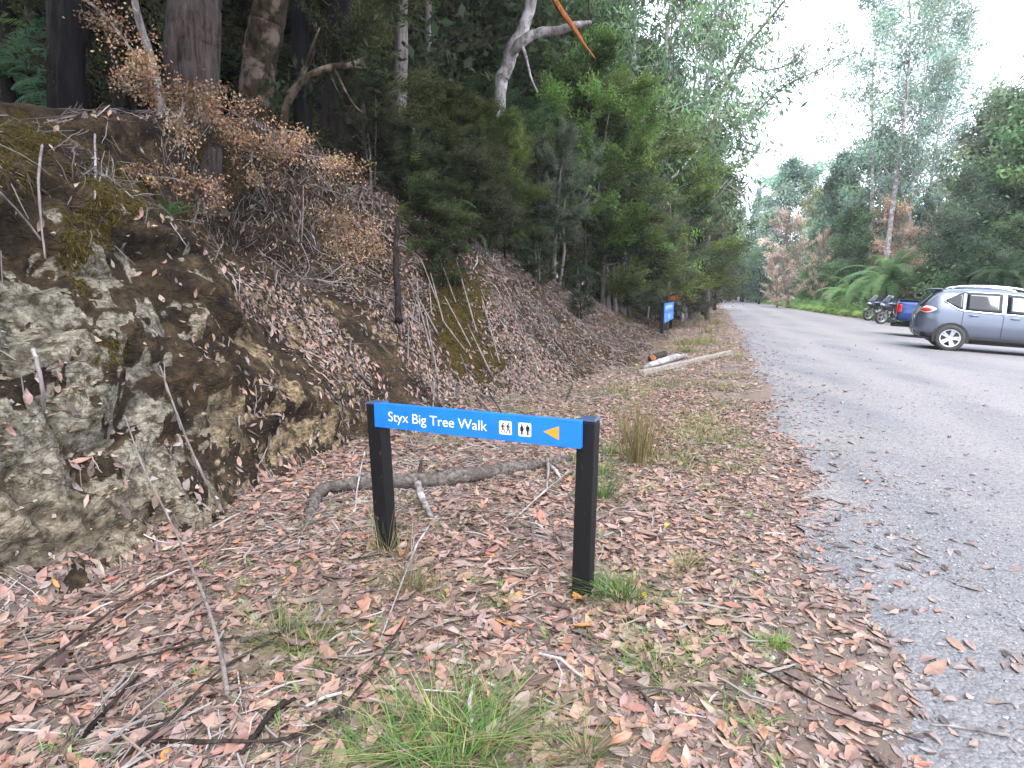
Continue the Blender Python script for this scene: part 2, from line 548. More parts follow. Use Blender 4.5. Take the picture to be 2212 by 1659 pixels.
t.links.new(wa.outputs["Fac"], wst.inputs[0]); t.links.new(wst.outputs[0], bp.inputs["Strength"])
tag(road, kind='structure')

# the cut bank: rock and earth face displaced as real relief
UB = np.concatenate([np.arange(-4, -.5, .12), np.arange(-.5, .8, .06), np.arange(.8, 8.5, .024), np.arange(8.5, 9.5, .04), np.arange(9.5, 16, .07), np.arange(16, 34, .22), np.arange(34, 125, 1.2)])
SB = np.concatenate([np.linspace(-.22, 0, 12)[:-1], np.linspace(0, 1.05, 135), np.linspace(1.06, 1.5, 16)])
uu, ss = np.meshgrid(UB, SB, indexing='ij')
vv = vf(uu) + bw(uu) * ss
zz = bank_z(uu, ss) + np.where(ss > 1.3, 0, 0)
zz = np.where(ss > 1.1, gz(uu, vv) + .04, zz)
x, y = XY(uu, vv)
B0 = np.stack([x, y, zz], -1)
hn = bh(uu); wn = bw(uu) * .8
nl = np.sqrt(hn ** 2 + wn ** 2)
nv, nz_ = -hn / nl, wn / nl
flat = sstep(.9, 1.15, ss)
nv, nz_ = nv * (1 - flat), nz_ * (1 - flat) + flat
nx, ny = -cu * nv, su * nv
NB = np.stack([nx, ny, nz_], -1)
Pq = np.stack([uu, vv, zz], -1).reshape(-1, 3)
k = rocky(uu).ravel()
s_ = ss.ravel(); u_ = uu.ravel()
wp = Pq + .25 * np.stack([vnoise(Pq * 1.7, 61), vnoise(Pq * 1.7, 62), vnoise(Pq * 1.7, 63)], 1)
f1, f2, idv = worley(wp * np.array([1.25, 1.6, 2.0]), 3)
g1, g2, idw = worley(wp * np.array([3.3, 3.5, 5.2]) + 5, 5)
strat = np.abs(((Pq[:, 2] * 5 + fbm(Pq * 1.3, 3, 66) * 2.2) % 1) - .5)
d = (.30 * fbm(Pq * .75, 4, 21) + .36 * (idv - .5) * sstep(0, .34, f2 - f1) + .11 * (idw - .5) * sstep(0, .34, g2 - g1)
     + .075 * fbm(Pq * 5, 3, 25, .6) + .025 * (strat - .25) * 2) * k
d += (1 - k) * (.13 * fbm(Pq * .8, 4, 22) + .06 * fbm(Pq * 3.5, 3, 26) + .025 * fbm(Pq * 11, 2, 27))
d -= 1.15 * np.exp(-(((u_ - 6.5) / 1.2) ** 2 + ((s_ - .70) / .17) ** 2))          # dark hollow under the tree roots
d += .48 * np.exp(-(((u_ - 6.3) / 1.7) ** 2 + ((s_ - .97) / .07) ** 2))          # root mat jutting over it
d += .25 * np.exp(-(((u_ - 4.8) / .9) ** 2 + ((s_ - .12) / .12) ** 2))
fade = sstep(-.08, .12, s_) * (1 - sstep(1.3, 1.5, s_)) * (1 - .75 * sstep(1.0, 1.2, s_))
d = d * fade - .10 * (1 - sstep(-.2, -.05, s_)) - .12 * sstep(1.35, 1.5, s_)
BK = (B0.reshape(-1, 3) + NB.reshape(-1, 3) * d[:, None]).reshape(B0.shape)
bpx, bpy_ = project(BK.reshape(-1, 3))
def blob(lst):
    r = np.zeros(len(bpx))
    for cx, cy, rx, ry, a in lst:
        r = np.maximum(r, a * np.exp(-(((bpx - cx) / rx) ** 2 + ((bpy_ - cy) / ry) ** 2)))
    return r
pat = fbm(Pq * 2.6, 4, 71)
pat2 = fbm(Pq * 6, 4, 72)
rk = blob([(60, 700, 130, 110, 1.1), (230, 590, 60, 60, .8), (40, 930, 130, 70, 1.1), (290, 880, 90, 50, 1), (190, 1110, 200, 110, 1.1), (80, 1190, 130, 80, 1),
           (490, 910, 55, 60, 1.05), (640, 930, 75, 65, .95), (740, 690, 90, 60, .75), (330, 1000, 80, 80, .75), (560, 640, 60, 40, .5), (820, 720, 60, 40, .6)])
pat3 = fbm(Pq * 15, 3, 73)
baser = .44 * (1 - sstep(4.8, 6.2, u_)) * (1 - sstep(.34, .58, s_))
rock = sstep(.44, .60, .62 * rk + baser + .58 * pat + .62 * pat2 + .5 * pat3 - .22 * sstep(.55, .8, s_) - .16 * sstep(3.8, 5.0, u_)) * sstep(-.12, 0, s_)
crev = np.clip((1 - sstep(.03, .13, f2 - f1)) + .8 * (1 - sstep(.02, .10, g2 - g1)), 0, 1) * k
tan = sstep(380, 520, bpx) * (1 - sstep(900, 1000, bpx)) + .45 * sstep(950, 1150, bpy_) * (bpx < 400)
ms = blob([(25, 300, 80, 40, 1), (245, 410, 70, 55, 1.1), (185, 580, 60, 90, 1.1), (220, 760, 90, 45, 1.05), (50, 1040, 90, 35, 1), (170, 960, 110, 40, .8), (150, 850, 70, 40, .8),
           (1000, 690, 60, 110, 1.6), (960, 620, 45, 70, 1.4), (1050, 770, 45, 60, 1.3), (1350, 650, 35, 50, 1.5), (1180, 600, 40, 40, .6), (560, 700, 60, 40, .5), (190, 1060, 40, 60, .8), (1300, 600, 30, 30, .8)])
moss = sstep(.02, .12, s_) * sstep(.42, .70, .85 * ms + .24 * (u_ < 6) * sstep(.3, .6, s_) + .08 * (u_ < 5) + .50 * pat2 + .35 * pat[::1] + .35 * pat3) * (1 - .85 * rock)
m_bank, t, b = nodes("earth_and_rock")
tc = N(t, "ShaderNodeTexCoord")
def nzz(s, det=8.0, r=.65):
    n = N(t, "ShaderNodeTexNoise", i_Scale=s, i_Detail=det, i_Roughness=r)
    t.links.new(tc.outputs["Object"], n.inputs["Vector"])
    return n.outputs[0]
def ramp(src, p0, c0, p1, c1):
    r = N(t, "ShaderNodeValToRGB")
    r.color_ramp.elements[0].position, r.color_ramp.elements[1].position = p0, p1
    r.color_ramp.elements[0].color = (*c0, 1); r.color_ramp.elements[1].color = (*c1, 1)
    t.links.new(src, r.inputs[0])
    return r.outputs[0]
def mix(fac, a, c):
    mx = N(t, "ShaderNodeMixRGB")
    t.links.new(fac, mx.inputs[0]); t.links.new(a, mx.inputs[1]); t.links.new(c, mx.inputs[2])
    return mx.outputs[0]
def attr(n):
    return N(t, "ShaderNodeAttribute", attribute_name=n).outputs["Fac"]
fine = nzz(26)
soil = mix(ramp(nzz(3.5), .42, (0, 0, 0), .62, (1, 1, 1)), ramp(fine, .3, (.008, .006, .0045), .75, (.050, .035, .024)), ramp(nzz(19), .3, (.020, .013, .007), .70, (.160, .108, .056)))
mpz = N(t, 'ShaderNodeMapping'); mpz.inputs['Scale'].default_value = (1, 1, 2.0)
t.links.new(tc.outputs['Object'], mpz.inputs[0])
def nzb(s, det=9.0, r=.8):
    n = N(t, 'ShaderNodeTexNoise', i_Scale=s, i_Detail=det, i_Roughness=r)
    t.links.new(mpz.outputs[0], n.inputs['Vector'])
    return n.outputs[0]
def ragged(a, nz__, amt):
    m1 = N(t, 'ShaderNodeMath', operation='SUBTRACT', i_1=.5); m2 = N(t, 'ShaderNodeMath', operation='MULTIPLY_ADD', i_1=amt)
    t.links.new(nz__, m1.inputs[0]); t.links.new(m1.outputs[0], m2.inputs[0]); t.links.new(attr(a), m2.inputs[2])
    r = N(t, 'ShaderNodeMapRange', i_1=.38, i_2=.58)
    t.links.new(m2.outputs[0], r.inputs[0])
    return r.outputs[0]
greyrock = ramp(nzb(20), .34, (.13, .112, .08), .62, (.56, .51, .40))
tanrock = ramp(nzb(18), .34, (.12, .075, .038), .62, (.50, .375, .225))
lich = ramp(nzz(17), .46, (0, 0, 0), .60, (1, 1, 1))
rockc = mix(attr("tan"), greyrock, tanrock)
lic = N(t, "ShaderNodeMixRGB", i_0=.5); lic.inputs[2].default_value = (.062, .050, .026, 1)
ml = N(t, "ShaderNodeMath", operation='MULTIPLY', i_1=.85); t.links.new(lich, ml.inputs[0])
t.links.new(ml.outputs[0], lic.inputs[0]); t.links.new(rockc, lic.inputs[1])
mossc = ramp(nzz(34), .3, (.022, .014, .004), .72, (.115, .080, .016))
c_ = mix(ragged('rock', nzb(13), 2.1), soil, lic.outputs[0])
vor = N(t, "ShaderNodeTexVoronoi", feature='DISTANCE_TO_EDGE', i_Scale=7.5)
mpv = N(t, "ShaderNodeMapping"); mpv.inputs['Scale'].default_value = (1, 1, 1.7)
ndv = N(t, "ShaderNodeTexNoise", i_Scale=5.0, i_Detail=4.0)
vad = N(t, "ShaderNodeVectorMath", operation='ADD'); vsc = N(t, "ShaderNodeVectorMath", operation='SCALE'); vsc.inputs['Scale'].default_value = .35
t.links.new(tc.outputs['Object'], ndv.inputs[0]); t.links.new(ndv.outputs['Color'], vsc.inputs[0]); t.links.new(tc.outputs['Object'], vad.inputs[0]); t.links.new(vsc.outputs[0], vad.inputs[1])
t.links.new(vad.outputs[0], mpv.inputs[0]); t.links.new(mpv.outputs[0], vor.inputs['Vector'])
joint = ramp(vor.outputs['Distance'], .006, (.55, .55, .55), .04, (0, 0, 0))
rgbd = N(t, 'ShaderNodeRGB'); rgbd.outputs[0].default_value = (.030, .021, .012, 1)
mxj = N(t, 'ShaderNodeMath', operation='MAXIMUM'); mj2 = N(t, 'ShaderNodeMath', operation='MULTIPLY', i_1=.6)
t.links.new(joint, mxj.inputs[0]); t.links.new(attr('crev'), mxj.inputs[1]); t.links.new(mxj.outputs[0], mj2.inputs[0])
c_ = mix(mj2.outputs[0], c_, rgbd.outputs[0])
c_ = mix(ragged('moss', nzz(17, 8.0, .75), 1.5), c_, mossc)
t.links.new(c_, b.inputs["Base Color"])
mu = N(t, "ShaderNodeTexMusgrave") if hasattr(bpy.types, "ShaderNodeTexMusgrave") else None
bp = N(t, "ShaderNodeBump", i_Strength=1.0, i_Distance=.045)
bh1 = N(t, 'ShaderNodeMath', operation='MULTIPLY_ADD', i_1=.8)
vcl = N(t, 'ShaderNodeMath', operation='MINIMUM', i_1=.12); vml = N(t, 'ShaderNodeMath', operation='MULTIPLY', i_1=3.0)
t.links.new(vor.outputs['Distance'], vcl.inputs[0]); t.links.new(vcl.outputs[0], vml.inputs[0])
t.links.new(nzb(22), bh1.inputs[0]); t.links.new(vml.outputs[0], bh1.inputs[2])
t.links.new(bh1.outputs[0], bp.inputs["Height"]); t.links.new(bp.outputs[0], b.inputs["Normal"])
b.inputs["Roughness"].default_value = .95
b.inputs["Specular IOR Level"].default_value = .2
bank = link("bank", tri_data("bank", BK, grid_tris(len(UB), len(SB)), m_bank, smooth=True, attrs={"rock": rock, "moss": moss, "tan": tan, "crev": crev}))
tag(bank, kind='structure')

def bvh_of(P, q):
    return BVHTree.FromPolygons([tuple(p) for p in P.reshape(-1, 3)], [tuple(f) for f in q])
BVHS = [bvh_of(G, grid_tris(len(U1), len(V1))), bvh_of(RD, grid_tris(len(UR), len(K))), bvh_of(BK, grid_tris(len(UB), len(SB)))]
def drop(x, y):
    z = -9
    for bv in BVHS:
        h = bv.ray_cast(Vector((x, y, 60)), Vector((0, 0, -1)))
        if h[0] is not None: z = max(z, h[0].z)
    return Vector((x, y, z))
def dropn(x, y):
    z, n = -9, Vector((0, 0, 1))
    for bv in BVHS:
        h = bv.ray_cast(Vector((x, y, 60)), Vector((0, 0, -1)))
        if h[0] is not None and h[0].z > z: z, n = h[0].z, h[1]
    return Vector((x, y, z)), (n if n.z > 0 else -n)
def hit(px, py):
    """the point of the ground, road or bank under a pixel, and its normal"""
    best, bn, bd = None, None, 1e9
    r = ray(px, py).normalized()
    for bv in BVHS:
        h = bv.ray_cast(EYE, r)
        if h[0] is not None and h[3] < bd: best, bn, bd = h[0], h[1], h[3]
    if bn is not None and bn.dot(r) > 0: bn = -bn
    return best, bn

# ------------------------------------------------------------------ scatter of loose litter
RNG = np.random.default_rng(11)
def scatter(P, wgt, n, rng=RNG):
    """n points over a grid surface with the given weight per vertex; -> positions, normals, (i,j)"""
    a = P[1:, :-1] - P[:-1, :-1]
    c = P[:-1, 1:] - P[:-1, :-1]
    nrm = np.cross(a, c)
    area = np.linalg.norm(nrm, axis=-1)
    nrm = nrm / np.maximum(area, 1e-9)[..., None]
    nrm = np.where(nrm[..., 2:3] < -.35, -nrm, nrm)
    p = (area * wgt[:-1, :-1]).ravel()
    idx = rng.choice(len(p), n, p=p / p.sum())
    i, j = np.unravel_index(idx, area.shape)
    f, g = rng.random(n)[:, None], rng.random(n)[:, None]
    pos = P[i, j] * (1 - f) * (1 - g) + P[i + 1, j] * f * (1 - g) + P[i, j + 1] * (1 - f) * g + P[i + 1, j + 1] * f * g
    return pos, nrm[i, j], i, j
def unit(a):
    return a / np.maximum(np.linalg.norm(a, axis=-1, keepdims=True), 1e-9)
def frames(nrm, tilt, rng=RNG, along=None, sig=3.0):
    n = unit(nrm + rng.normal(0, 1, nrm.shape) * tilt[:, None])
    r = rng.normal(0, 1, nrm.shape)
    if along is not None: r = along * sig + r
    d = unit(r - n * (r * n).sum(1, keepdims=True))
    return np.cross(d, n), d, n
T_LEAF_V = np.array([(0, 0, 0), (-.62, .22, .10), (0, .22, 0), (.62, .22, .10), (-1, .5, .2), (0, .5, .02), (1, .5, .2), (-.6, .8, .1), (0, .8, 0), (.6, .8, .1), (0, 1, 0)], float)
T_LEAF_T = np.array([(0, 2, 1), (0, 3, 2), (1, 2, 5), (1, 5, 4), (2, 3, 6), (2, 6, 5), (4, 5, 8), (4, 8, 7), (5, 6, 9), (5, 9, 8), (7, 8, 10), (8, 9, 10)])
T_SIMPLE_V = np.array([(0, 0, 0), (-1, .45, .12), (1, .45, .12), (0, 1, 0)], float)
T_SIMPLE_T = np.array([(0, 3, 1), (0, 2, 3)])
def stamp(TV, TT, pos, sx, dy, nz, wid, length, curl, fold=1.0, twist=None):
    """copies of a leaf shape: x across, y along, z off the surface"""
    n, k = len(pos), len(TV)
    yy = TV[None, :, 1] - .5
    X = TV[None, :, 0] * wid[:, None]
    Y = yy * length[:, None]
    Z = TV[None, :, 2] * wid[:, None] * fold + (yy ** 2 - .08) * (curl * length)[:, None]
    if twist is not None:
        Z = Z + TV[None, :, 0] * yy * (twist * wid)[:, None] * 2
    V = pos[:, None, :] + X[..., None] * sx[:, None, :] + Y[..., None] * dy[:, None, :] + Z[..., None] * nz[:, None, :]
    T = (TT[None] + (np.arange(n) * k)[:, None, None]).reshape(-1, 3)
    return V.reshape(-1, 3), T
LEAF_COLS = np.array([(.34, .195, .145), (.36, .225, .17), (.28, .18, .142), (.38, .26, .195), (.31, .215, .175), (.24, .165, .13), (.40, .215, .14), (.32, .245, .205), (.16, .115, .095), (.12, .085, .07)])
def leafcols(n, rng=RNG, grey=0.0, vivid=.02):
    c = np.array([.94, .925, .955]) * LEAF_COLS[rng.integers(0, len(LEAF_COLS), n)] * rng.uniform(.82, 1.2, (n, 1)) * rng.uniform(.93, 1.07, (n, 3))
    m = c.mean(1, keepdims=True) * np.array([1.06, .98, .96])
    g = np.clip(grey + rng.normal(0, .12, n), 0, .85)[:, None]
    c = c * (1 - g) + m * g
    r = rng.random(n)
    c[r < vivid * .35] = (.46, .15, .10)
    c[(r > vivid * .35) & (r < vivid * .6)] = (.50, .23, .08)
    c[(r > vivid * .6) & (r < vivid * .7)] = (.58, .42, .07)
    c[(r > vivid * .7) & (r < vivid * .85)] = (.24, .30, .16)
    return c
def litter(name, P, wgt, n, lmin, lmax, fine, grey=0., lift=.008, tilt=.35, vivid=.02, along=None, dark=1.0):
    pos, nrm, i, j = scatter(P, wgt, n)
    L = lmin + (lmax - lmin) * RNG.beta(1.3, 2.2, n) * np.where(RNG.random(n) < .10, 1.5, 1)
    W = L * RNG.uniform(.13, .24, n)
    sx, dy, nz = frames(nrm, RNG.uniform(.05, tilt, n), along=along)
    pos = pos + nrm * (RNG.uniform(.2, 1, n) * lift)[:, None]
    TV, TT = (T_LEAF_V, T_LEAF_T) if fine else (T_SIMPLE_V, T_SIMPLE_T)
    V, T = stamp(TV, TT, pos, sx, dy, nz, W, L, RNG.normal(.12, .35, n) * np.where(RNG.random(n) < .18, 2.4, 1), RNG.uniform(0, 1.6, n)[:, None] * np.where(RNG.random((n, 1)) < .15, 2.2, 1), RNG.normal(0, .7, n))
    C = np.repeat(leafcols(n, grey=grey, vivid=vivid) * dark, len(TV), 0)
    C = C * np.clip(RNG.normal(1, .11, (len(C), 1)), .55, 1.4)          # blotches and faded tips
    return V, T, C
def join(parts):
    o, VV, TT, CC = 0, [], [], []
    for V, T, C in parts:
        VV.append(V); TT.append(T + o); CC.append(C); o += len(V)
    return np.concatenate(VV), np.concatenate(TT), np.concatenate(CC)
gu, gv = np.meshgrid(U1, V1, indexing='ij')
bu_, bs_ = np.meshgrid(UB, SB, indexing='ij')
Qg = np.stack([gu.ravel(), gv.ravel(), np.zeros(gu.size)], 1)
pg = fbm(Qg * 1.3, 3, 91).reshape(gu.shape)
onb = (gv - vf(gu)) / bw(gu)
free = (1 - sstep(.0, .12, onb))
edge = gv - ROAD_L(gu) + .05
vis_g = (gu > .3) & (gu < 9.5) & (gv > -1.0) & (gv < 4.9)
w_near = vis_g * free * np.clip(sstep(-.1, .9, edge + .5 * pg) , 0, 1) * np.clip(1 + .9 * pg, .15, 2) * (1 - .5 * sstep(6, 9.5, gu))
w_far = ((gu >= 8.5) & (gu < 60) & (gv < 6)) * free * sstep(-.3, .9, edge + .8 * pg) * np.clip(.8 + 1.0 * pg, .05, 2) / (1 + (gu / 22.) ** 2)
bed = (gu > .3) & (gu < 9) & (gv > -.9) & (gv < 4.8)
wroad = (bed * free * sstep(-.75, -.1, edge + .3 * pg) * (1 - sstep(.5, 1.3, edge))).astype(float)
parts = [litter("a", G, (w_near * sstep(.2, 1.1, edge)).astype(float), 15500, .035, .15, True, .0, .020, .24, .012),
         litter("a", G, wroad, 5600, .04, .125, True, .22, .012, .18, .008),
         litter("b", G, (bed * free * sstep(-.2, 1.0, edge + .4 * pg)).astype(float), 64000, .016, .06, False, .12, .010, .3, .006),
         litter("c", G, w_far.astype(float), 24000, .06, .12, False, .25, .02, .3, .012)]
wcrest = ((gu > -2) & (gu < 14) & (onb > 1.1) & (gv < 13)).astype(float)
parts.append(litter("d", G, wcrest, 14000, .05, .13, False, .3, .03, .4, .004, dark=.8))
gl, tl, cl = join(parts)
tag(link("leaf_litter", tri_data("leaf_litter", gl, tl, M_LITTER, cl)), 'dry pinkish brown gum leaves carpeting the roadside verge', 'leaf litter', kind='stuff')
# leaves on the bank
rk2 = rock.reshape(bu_.shape); ms2 = moss.reshape(bu_.shape)
kb = rocky(bu_)
pb = fbm(np.stack([bu_.ravel(), bs_.ravel() * 3, np.zeros(bu_.size)], 1) * 1.1, 3, 95).reshape(bu_.shape)
steep = kb * sstep(.15, .3, bs_) * (1 - sstep(.85, .97, bs_))
wb_near = ((bu_ < 9.5) & (bu_ > -.5) & (bs_ > -.1) & (bs_ < 1.25)) * (1 - .93 * rk2) * (1 - .9 * ms2) * np.clip(.55 + 1.3 * pb, .04, 2) * (1 - .72 * steep * (1 - .8 * sstep(3.2, 4.4, bu_))) * (1 + 2.0 * sstep(.9, 1.0, bs_)) * (1 - .65 * sstep(4.8, 5.6, bu_) * sstep(.45, .6, bs_) * (1 - sstep(8.5, 9.3, bu_))) * (1 + 1.2 * sstep(3.4, 4.4, bu_) * (1 - sstep(.35, .55, bs_)))
wb_mid = ((bu_ >= 8) & (bu_ < 34) & (bs_ > -.1) & (bs_ < 1.2)) * (1 - .85 * ms2) * np.clip(.8 + .9 * pb, .1, 2) / (1 + (bu_ / 18.) ** 2)
dn = np.array([-0.0, 0, -1.0])
parts = [litter("a", BK, wb_near.astype(float), 12000, .05, .12, True, .22, .02, .5, .012, along=dn),
         litter("a2", BK, wb_near.astype(float), 20000, .015, .06, False, .25, .012, .5, .0, dark=.7),
         litter("b", BK, wb_mid.astype(float), 21000, .05, .125, False, .30, .03, .45, .004, dark=.66)]
gl, tl, cl = join(parts)
tag(link("leaf_litter", tri_data("leaf_litter", gl, tl, M_LITTER, cl)), 'greyer dry leaves caught on the steep bank', 'leaf litter', kind='stuff')
# a few leaves blown onto the gravel
ru, rv = np.meshgrid(UR, K, indexing='ij')
dist = (RD[..., 0] * -cu + RD[..., 1] * su)
rv_ = dist - ROAD_L(ru)
w_r = ((ru > .5) & (ru < 30)) * (2.2 * np.exp(rv_ / .34) + .35 * np.exp(rv_ / 1.0) + .05 * np.exp(rv_ / 3)) / (1 + (ru / 14.) ** 2)
V_, T_, C_ = litter("r", RD, w_r.astype(float), 2100, .03, .125, True, .42, .012, .2, .02)
tag(link("leaf_litter", tri_data("leaf_litter", V_, T_, M_LITTER, C_)), 'scattered fallen leaves lying on the grey gravel', 'leaf litter', kind='stuff')

# twigs and bark strips
def twigs(P, wgt, n, l0, l1, r0, r1, grey=.3, along=None, lift=.012, flatn=False, tilt=.12, dark=1.0):
    pos, nrm, i, j = scatter(P, wgt, n)
    sx, dy, nz = frames(nrm, np.full(n, tilt), along=along, sig=1.6)
    L = RNG.uniform(l0, l1, n) * RNG.uniform(.5, 1.2, n)
    R = RNG.uniform(r0, r1, n)
    m, sd_ = 5, 4
    tt = np.linspace(-.5, .5, m)
    bend1, bend2 = RNG.normal(0, .12, n), RNG.normal(0, .06, n)
    wig = RNG.normal(0, .025, (n, m))
    C0 = (pos[:, None] + nrm[:, None] * lift + dy[:, None] * (tt[None] * L[:, None])[..., None]
          + sx[:, None] * (((tt ** 2)[None] - .08) * (bend1 * L * 2)[:, None] + wig * L[:, None])[..., None]
          + nz[:, None] * (((.1 - tt ** 2)[None]) * (np.abs(bend2) * L)[:, None])[..., None])
    rr = R[:, None] * np.array([.8, 1, .9, .75, .4])[None]
    V = []
    for k in range(sd_):
        a = pi / 4 + 2 * pi * k / sd_
        fl = .35 if flatn else 1.0
        V.append(C0 + (sx[:, None] * cos(a) + nz[:, None] * sin(a) * fl) * rr[..., None])
    V = np.stack(V, 2)                                   # n,m,sd,3
    T = []
    for q in range(m - 1):
        for k in range(sd_):
            k2 = (k + 1) % sd_
            a, b2, c, e = q * sd_ + k, q * sd_ + k2, (q + 1) * sd_ + k2, (q + 1) * sd_ + k
            T += [(a, b2, c), (a, c, e)]
    T = (np.array(T)[None] + (np.arange(n) * m * sd_)[:, None, None]).reshape(-1, 3)
    base = np.array([(.22, .155, .12), (.30, .25, .22), (.13, .09, .07), (.38, .33, .30)])[RNG.integers(0, 4, n)] * RNG.uniform(.7, 1.25, (n, 1)) * dark
    g = base.mean(1, keepdims=True)
    base = base * (1 - grey) + g * grey
    return V.reshape(-1, 3), T, np.repeat(base, m * sd_, 0)
wt = (bed * free * sstep(.3, 1.6, edge + .5 * pg) * np.clip(.4 + 1.6 * pg, .02, 2) * (.35 + sstep(.3, 2.2, gv))).astype(float)
wt2 = ((bu_ > 6.5) & (bu_ < 22) & (bs_ > -.1) & (bs_ < 1.05)) * (1 - .7 * ms2) * np.clip(.5 + 1.5 * pb, .02, 2) / (1 + (bu_ / 16.) ** 3)
down = np.array([cu, -su, -.9])
wroot = ((bu_ > -.3) & (bu_ < 9) & (bs_ > .35) & (bs_ < 1.02)) * np.clip(.4 + 1.2 * pb, .05, 2) * sstep(.3, .9, bs_)
parts = [twigs(G, (bed * free * sstep(.9, 2.2, gv) * np.clip(.3 + 1.5 * pg, .05, 2)).astype(float), 420, .22, .65, .002, .0055, .3, lift=.02, tilt=.2, dark=.8),
         twigs(G, (bed * free * sstep(.1, .8, edge)).astype(float), 900, .08, .30, .004, .011, .3, flatn=True, lift=.016, tilt=.2),
         twigs(G, wt, 3400, .08, .40, .0015, .005, .35),
         twigs(G, wt, 5200, .04, .14, .0008, .0025, .25),
         twigs(BK, (wroot * (1 - .6 * sstep(5.5, 6.5, bu_))).astype(float), 1700, .12, .55, .0015, .005, .25, along=np.array([.1, -.35, -1.]), lift=.05, tilt=.25, dark=.55),
         twigs(BK, wt2.astype(float), 1700, .12, .5, .003, .009, .3, along=down, lift=.02, tilt=.25, dark=.55),
         twigs(BK, wt2.astype(float), 450, .25, .8, .006, .016, .35, along=down, lift=.02, flatn=True, tilt=.2, dark=.6),
         twigs(BK, (wb_near * (bu_ > .3)).astype(float), 1300, .08, .35, .002, .006, .35, along=dn, lift=.02, tilt=.4)]
V_, T_, C_ = join(parts)
tag(link("twig_litter", tri_data("twig_litter", V_, T_, M_STICK, C_)), 'fine fallen twigs and bark strips on verge and bank', 'twigs', kind='stuff')

# loose stones on the gravel and rubble at the foot of the rock
def stones(P, wgt, n, r0, r1, cols, lift=.2):
    pos, nrm, i, j = scatter(P, wgt, n)
    o = np.array([(1, 0, 0), (-1, 0, 0), (0, 1, 0), (0, -1, 0), (0, 0, 1), (0, 0, -1)], float)
    tt = np.array([(0, 2, 4), (2, 1, 4), (1, 3, 4), (3, 0, 4), (2, 0, 5), (1, 2, 5), (3, 1, 5), (0, 3, 5)])
    R = RNG.uniform(0, 1, n) ** 2.5 * (r1 - r0) + r0
    sc = RNG.uniform(.6, 1.3, (n, 6, 1)) * R[:, None, None]
    ang = RNG.uniform(0, 2 * pi, n)
    O = np.repeat(o[None], n, 0) * sc
    O = O + RNG.normal(0, .25, O.shape) * R[:, None, None]
    ca, sa = np.cos(ang)[:, None], np.sin(ang)[:, None]
    Ox = O[..., 0] * ca - O[..., 1] * sa
    Oy = O[..., 0] * sa + O[..., 1] * ca
    O = np.stack([Ox, Oy, O[..., 2] * .65], -1)
    V = pos[:, None] + O + nrm[:, None] * (R * lift)[:, None, None]
    T = (tt[None] + (np.arange(n) * 6)[:, None, None]).reshape(-1, 3)
    C = cols[RNG.integers(0, len(cols), n)] * RNG.uniform(.65, 1.35, (n, 1))
    return V.reshape(-1, 3), T, np.repeat(C, 6, 0)
gp = fbm(np.stack([ru.ravel() * .5, rv_.ravel() * 2.5, np.zeros(ru.size)], 1), 3, 51).reshape(ru.shape)
w_s = ((ru > .6) & (ru < 12) & (rv_ > -8)) * (1 - .8 * worn) * np.clip(.5 + 1.4 * gp, .12, 2) / (1 + (ru / 5.) ** 2)
GC = np.array([(.25, .255, .275), (.20, .207, .225), (.31, .31, .32), (.26, .24, .225), (.16, .165, .18)])
V_, T_, C_ = stones(RD, w_s.astype(float), 42000, .003, .0115, GC)
tag(link("gravel", tri_data("gravel", V_, T_, M_STONE, C_)), 'loose grey crushed stones over the road surface', 'gravel', kind='stuff')
w_v = ((gu > .4) & (gu < 8) & (edge > -.3) & (edge < .9)).astype(float) * (1 - sstep(.1, .9, edge))
w_b = ((bu_ < 9) & (bu_ > 0) & (bs_ > -.08) & (bs_ < .6)) * np.clip(.3 + 1.2 * pb, .02, 2)
parts = [stones(G, w_v, 5000, .003, .012, GC),
         stones(BK, w_b.astype(float), 3600, .006, .03, np.array([(.26, .21, .15), (.2, .15, .10), (.27, .25, .21), (.13, .10, .07)]), .1)]
V_, T_, C_ = join(parts)
tag(link("rubble", tri_data("rubble", V_, T_, M_STONE, C_)), 'small broken stones along road edge and rock face', 'rubble', kind='stuff')

# cushions of golden-brown moss on the rock: short blades growing out of the surface
def moss_blades(P, wgt, n, h0, h1, cols):
    pos, nrm, i, j = scatter(P, wgt, n)
    dv = unit(nrm * .8 + RNG.normal(0, .5, nrm.shape) + np.array([0, 0, -.45]))
    sd_ = unit(np.cross(dv, RNG.normal(0, 1, nrm.shape)))
    H = RNG.uniform(h0, h1, n)[:, None]
    wd_ = RNG.uniform(.0016, .004, n)[:, None]
    mid = pos + dv * H * .55 + np.array([0, 0, -.1]) * H
    tip = pos + dv * H + np.array([0, 0, -.45]) * H
    V = np.stack([pos - sd_ * wd_, pos + sd_ * wd_, mid + sd_ * wd_ * .8, tip, mid - sd_ * wd_ * .8], 1).reshape(-1, 3)
    T = (np.array([(0, 1, 2), (0, 2, 4), (4, 2, 3)])[None] + (np.arange(n) * 5)[:, None, None]).reshape(-1, 3)
    C = np.array(cols)[RNG.integers(0, len(cols), n)] * RNG.uniform(.6, 1.4, (n, 1))
    return V, T, np.repeat(C, 5, 0)
w_m = ((bu_ < 16) & (bu_ > .2) & (bs_ > 0) & (bs_ < 1.05)) * np.clip(ms2, 0, 1)
w_d = ((bu_ < 8.5) & (bu_ > .2) & (bs_ > .25) & (bs_ < 1.05)) * (1 - rk2) * np.clip(.2 + pb, 0, 1)
parts = [moss_blades(BK, w_m.astype(float), 44000, .012, .05, [(.085, .062, .014), (.12, .085, .02), (.06, .04, .012), (.10, .095, .02)]),
         moss_blades(BK, w_d.astype(float), 24000, .015, .06, [(.035, .025, .013), (.06, .042, .022), (.10, .075, .042), (.03, .034, .012)])]
V_, T_, C_ = join(parts)
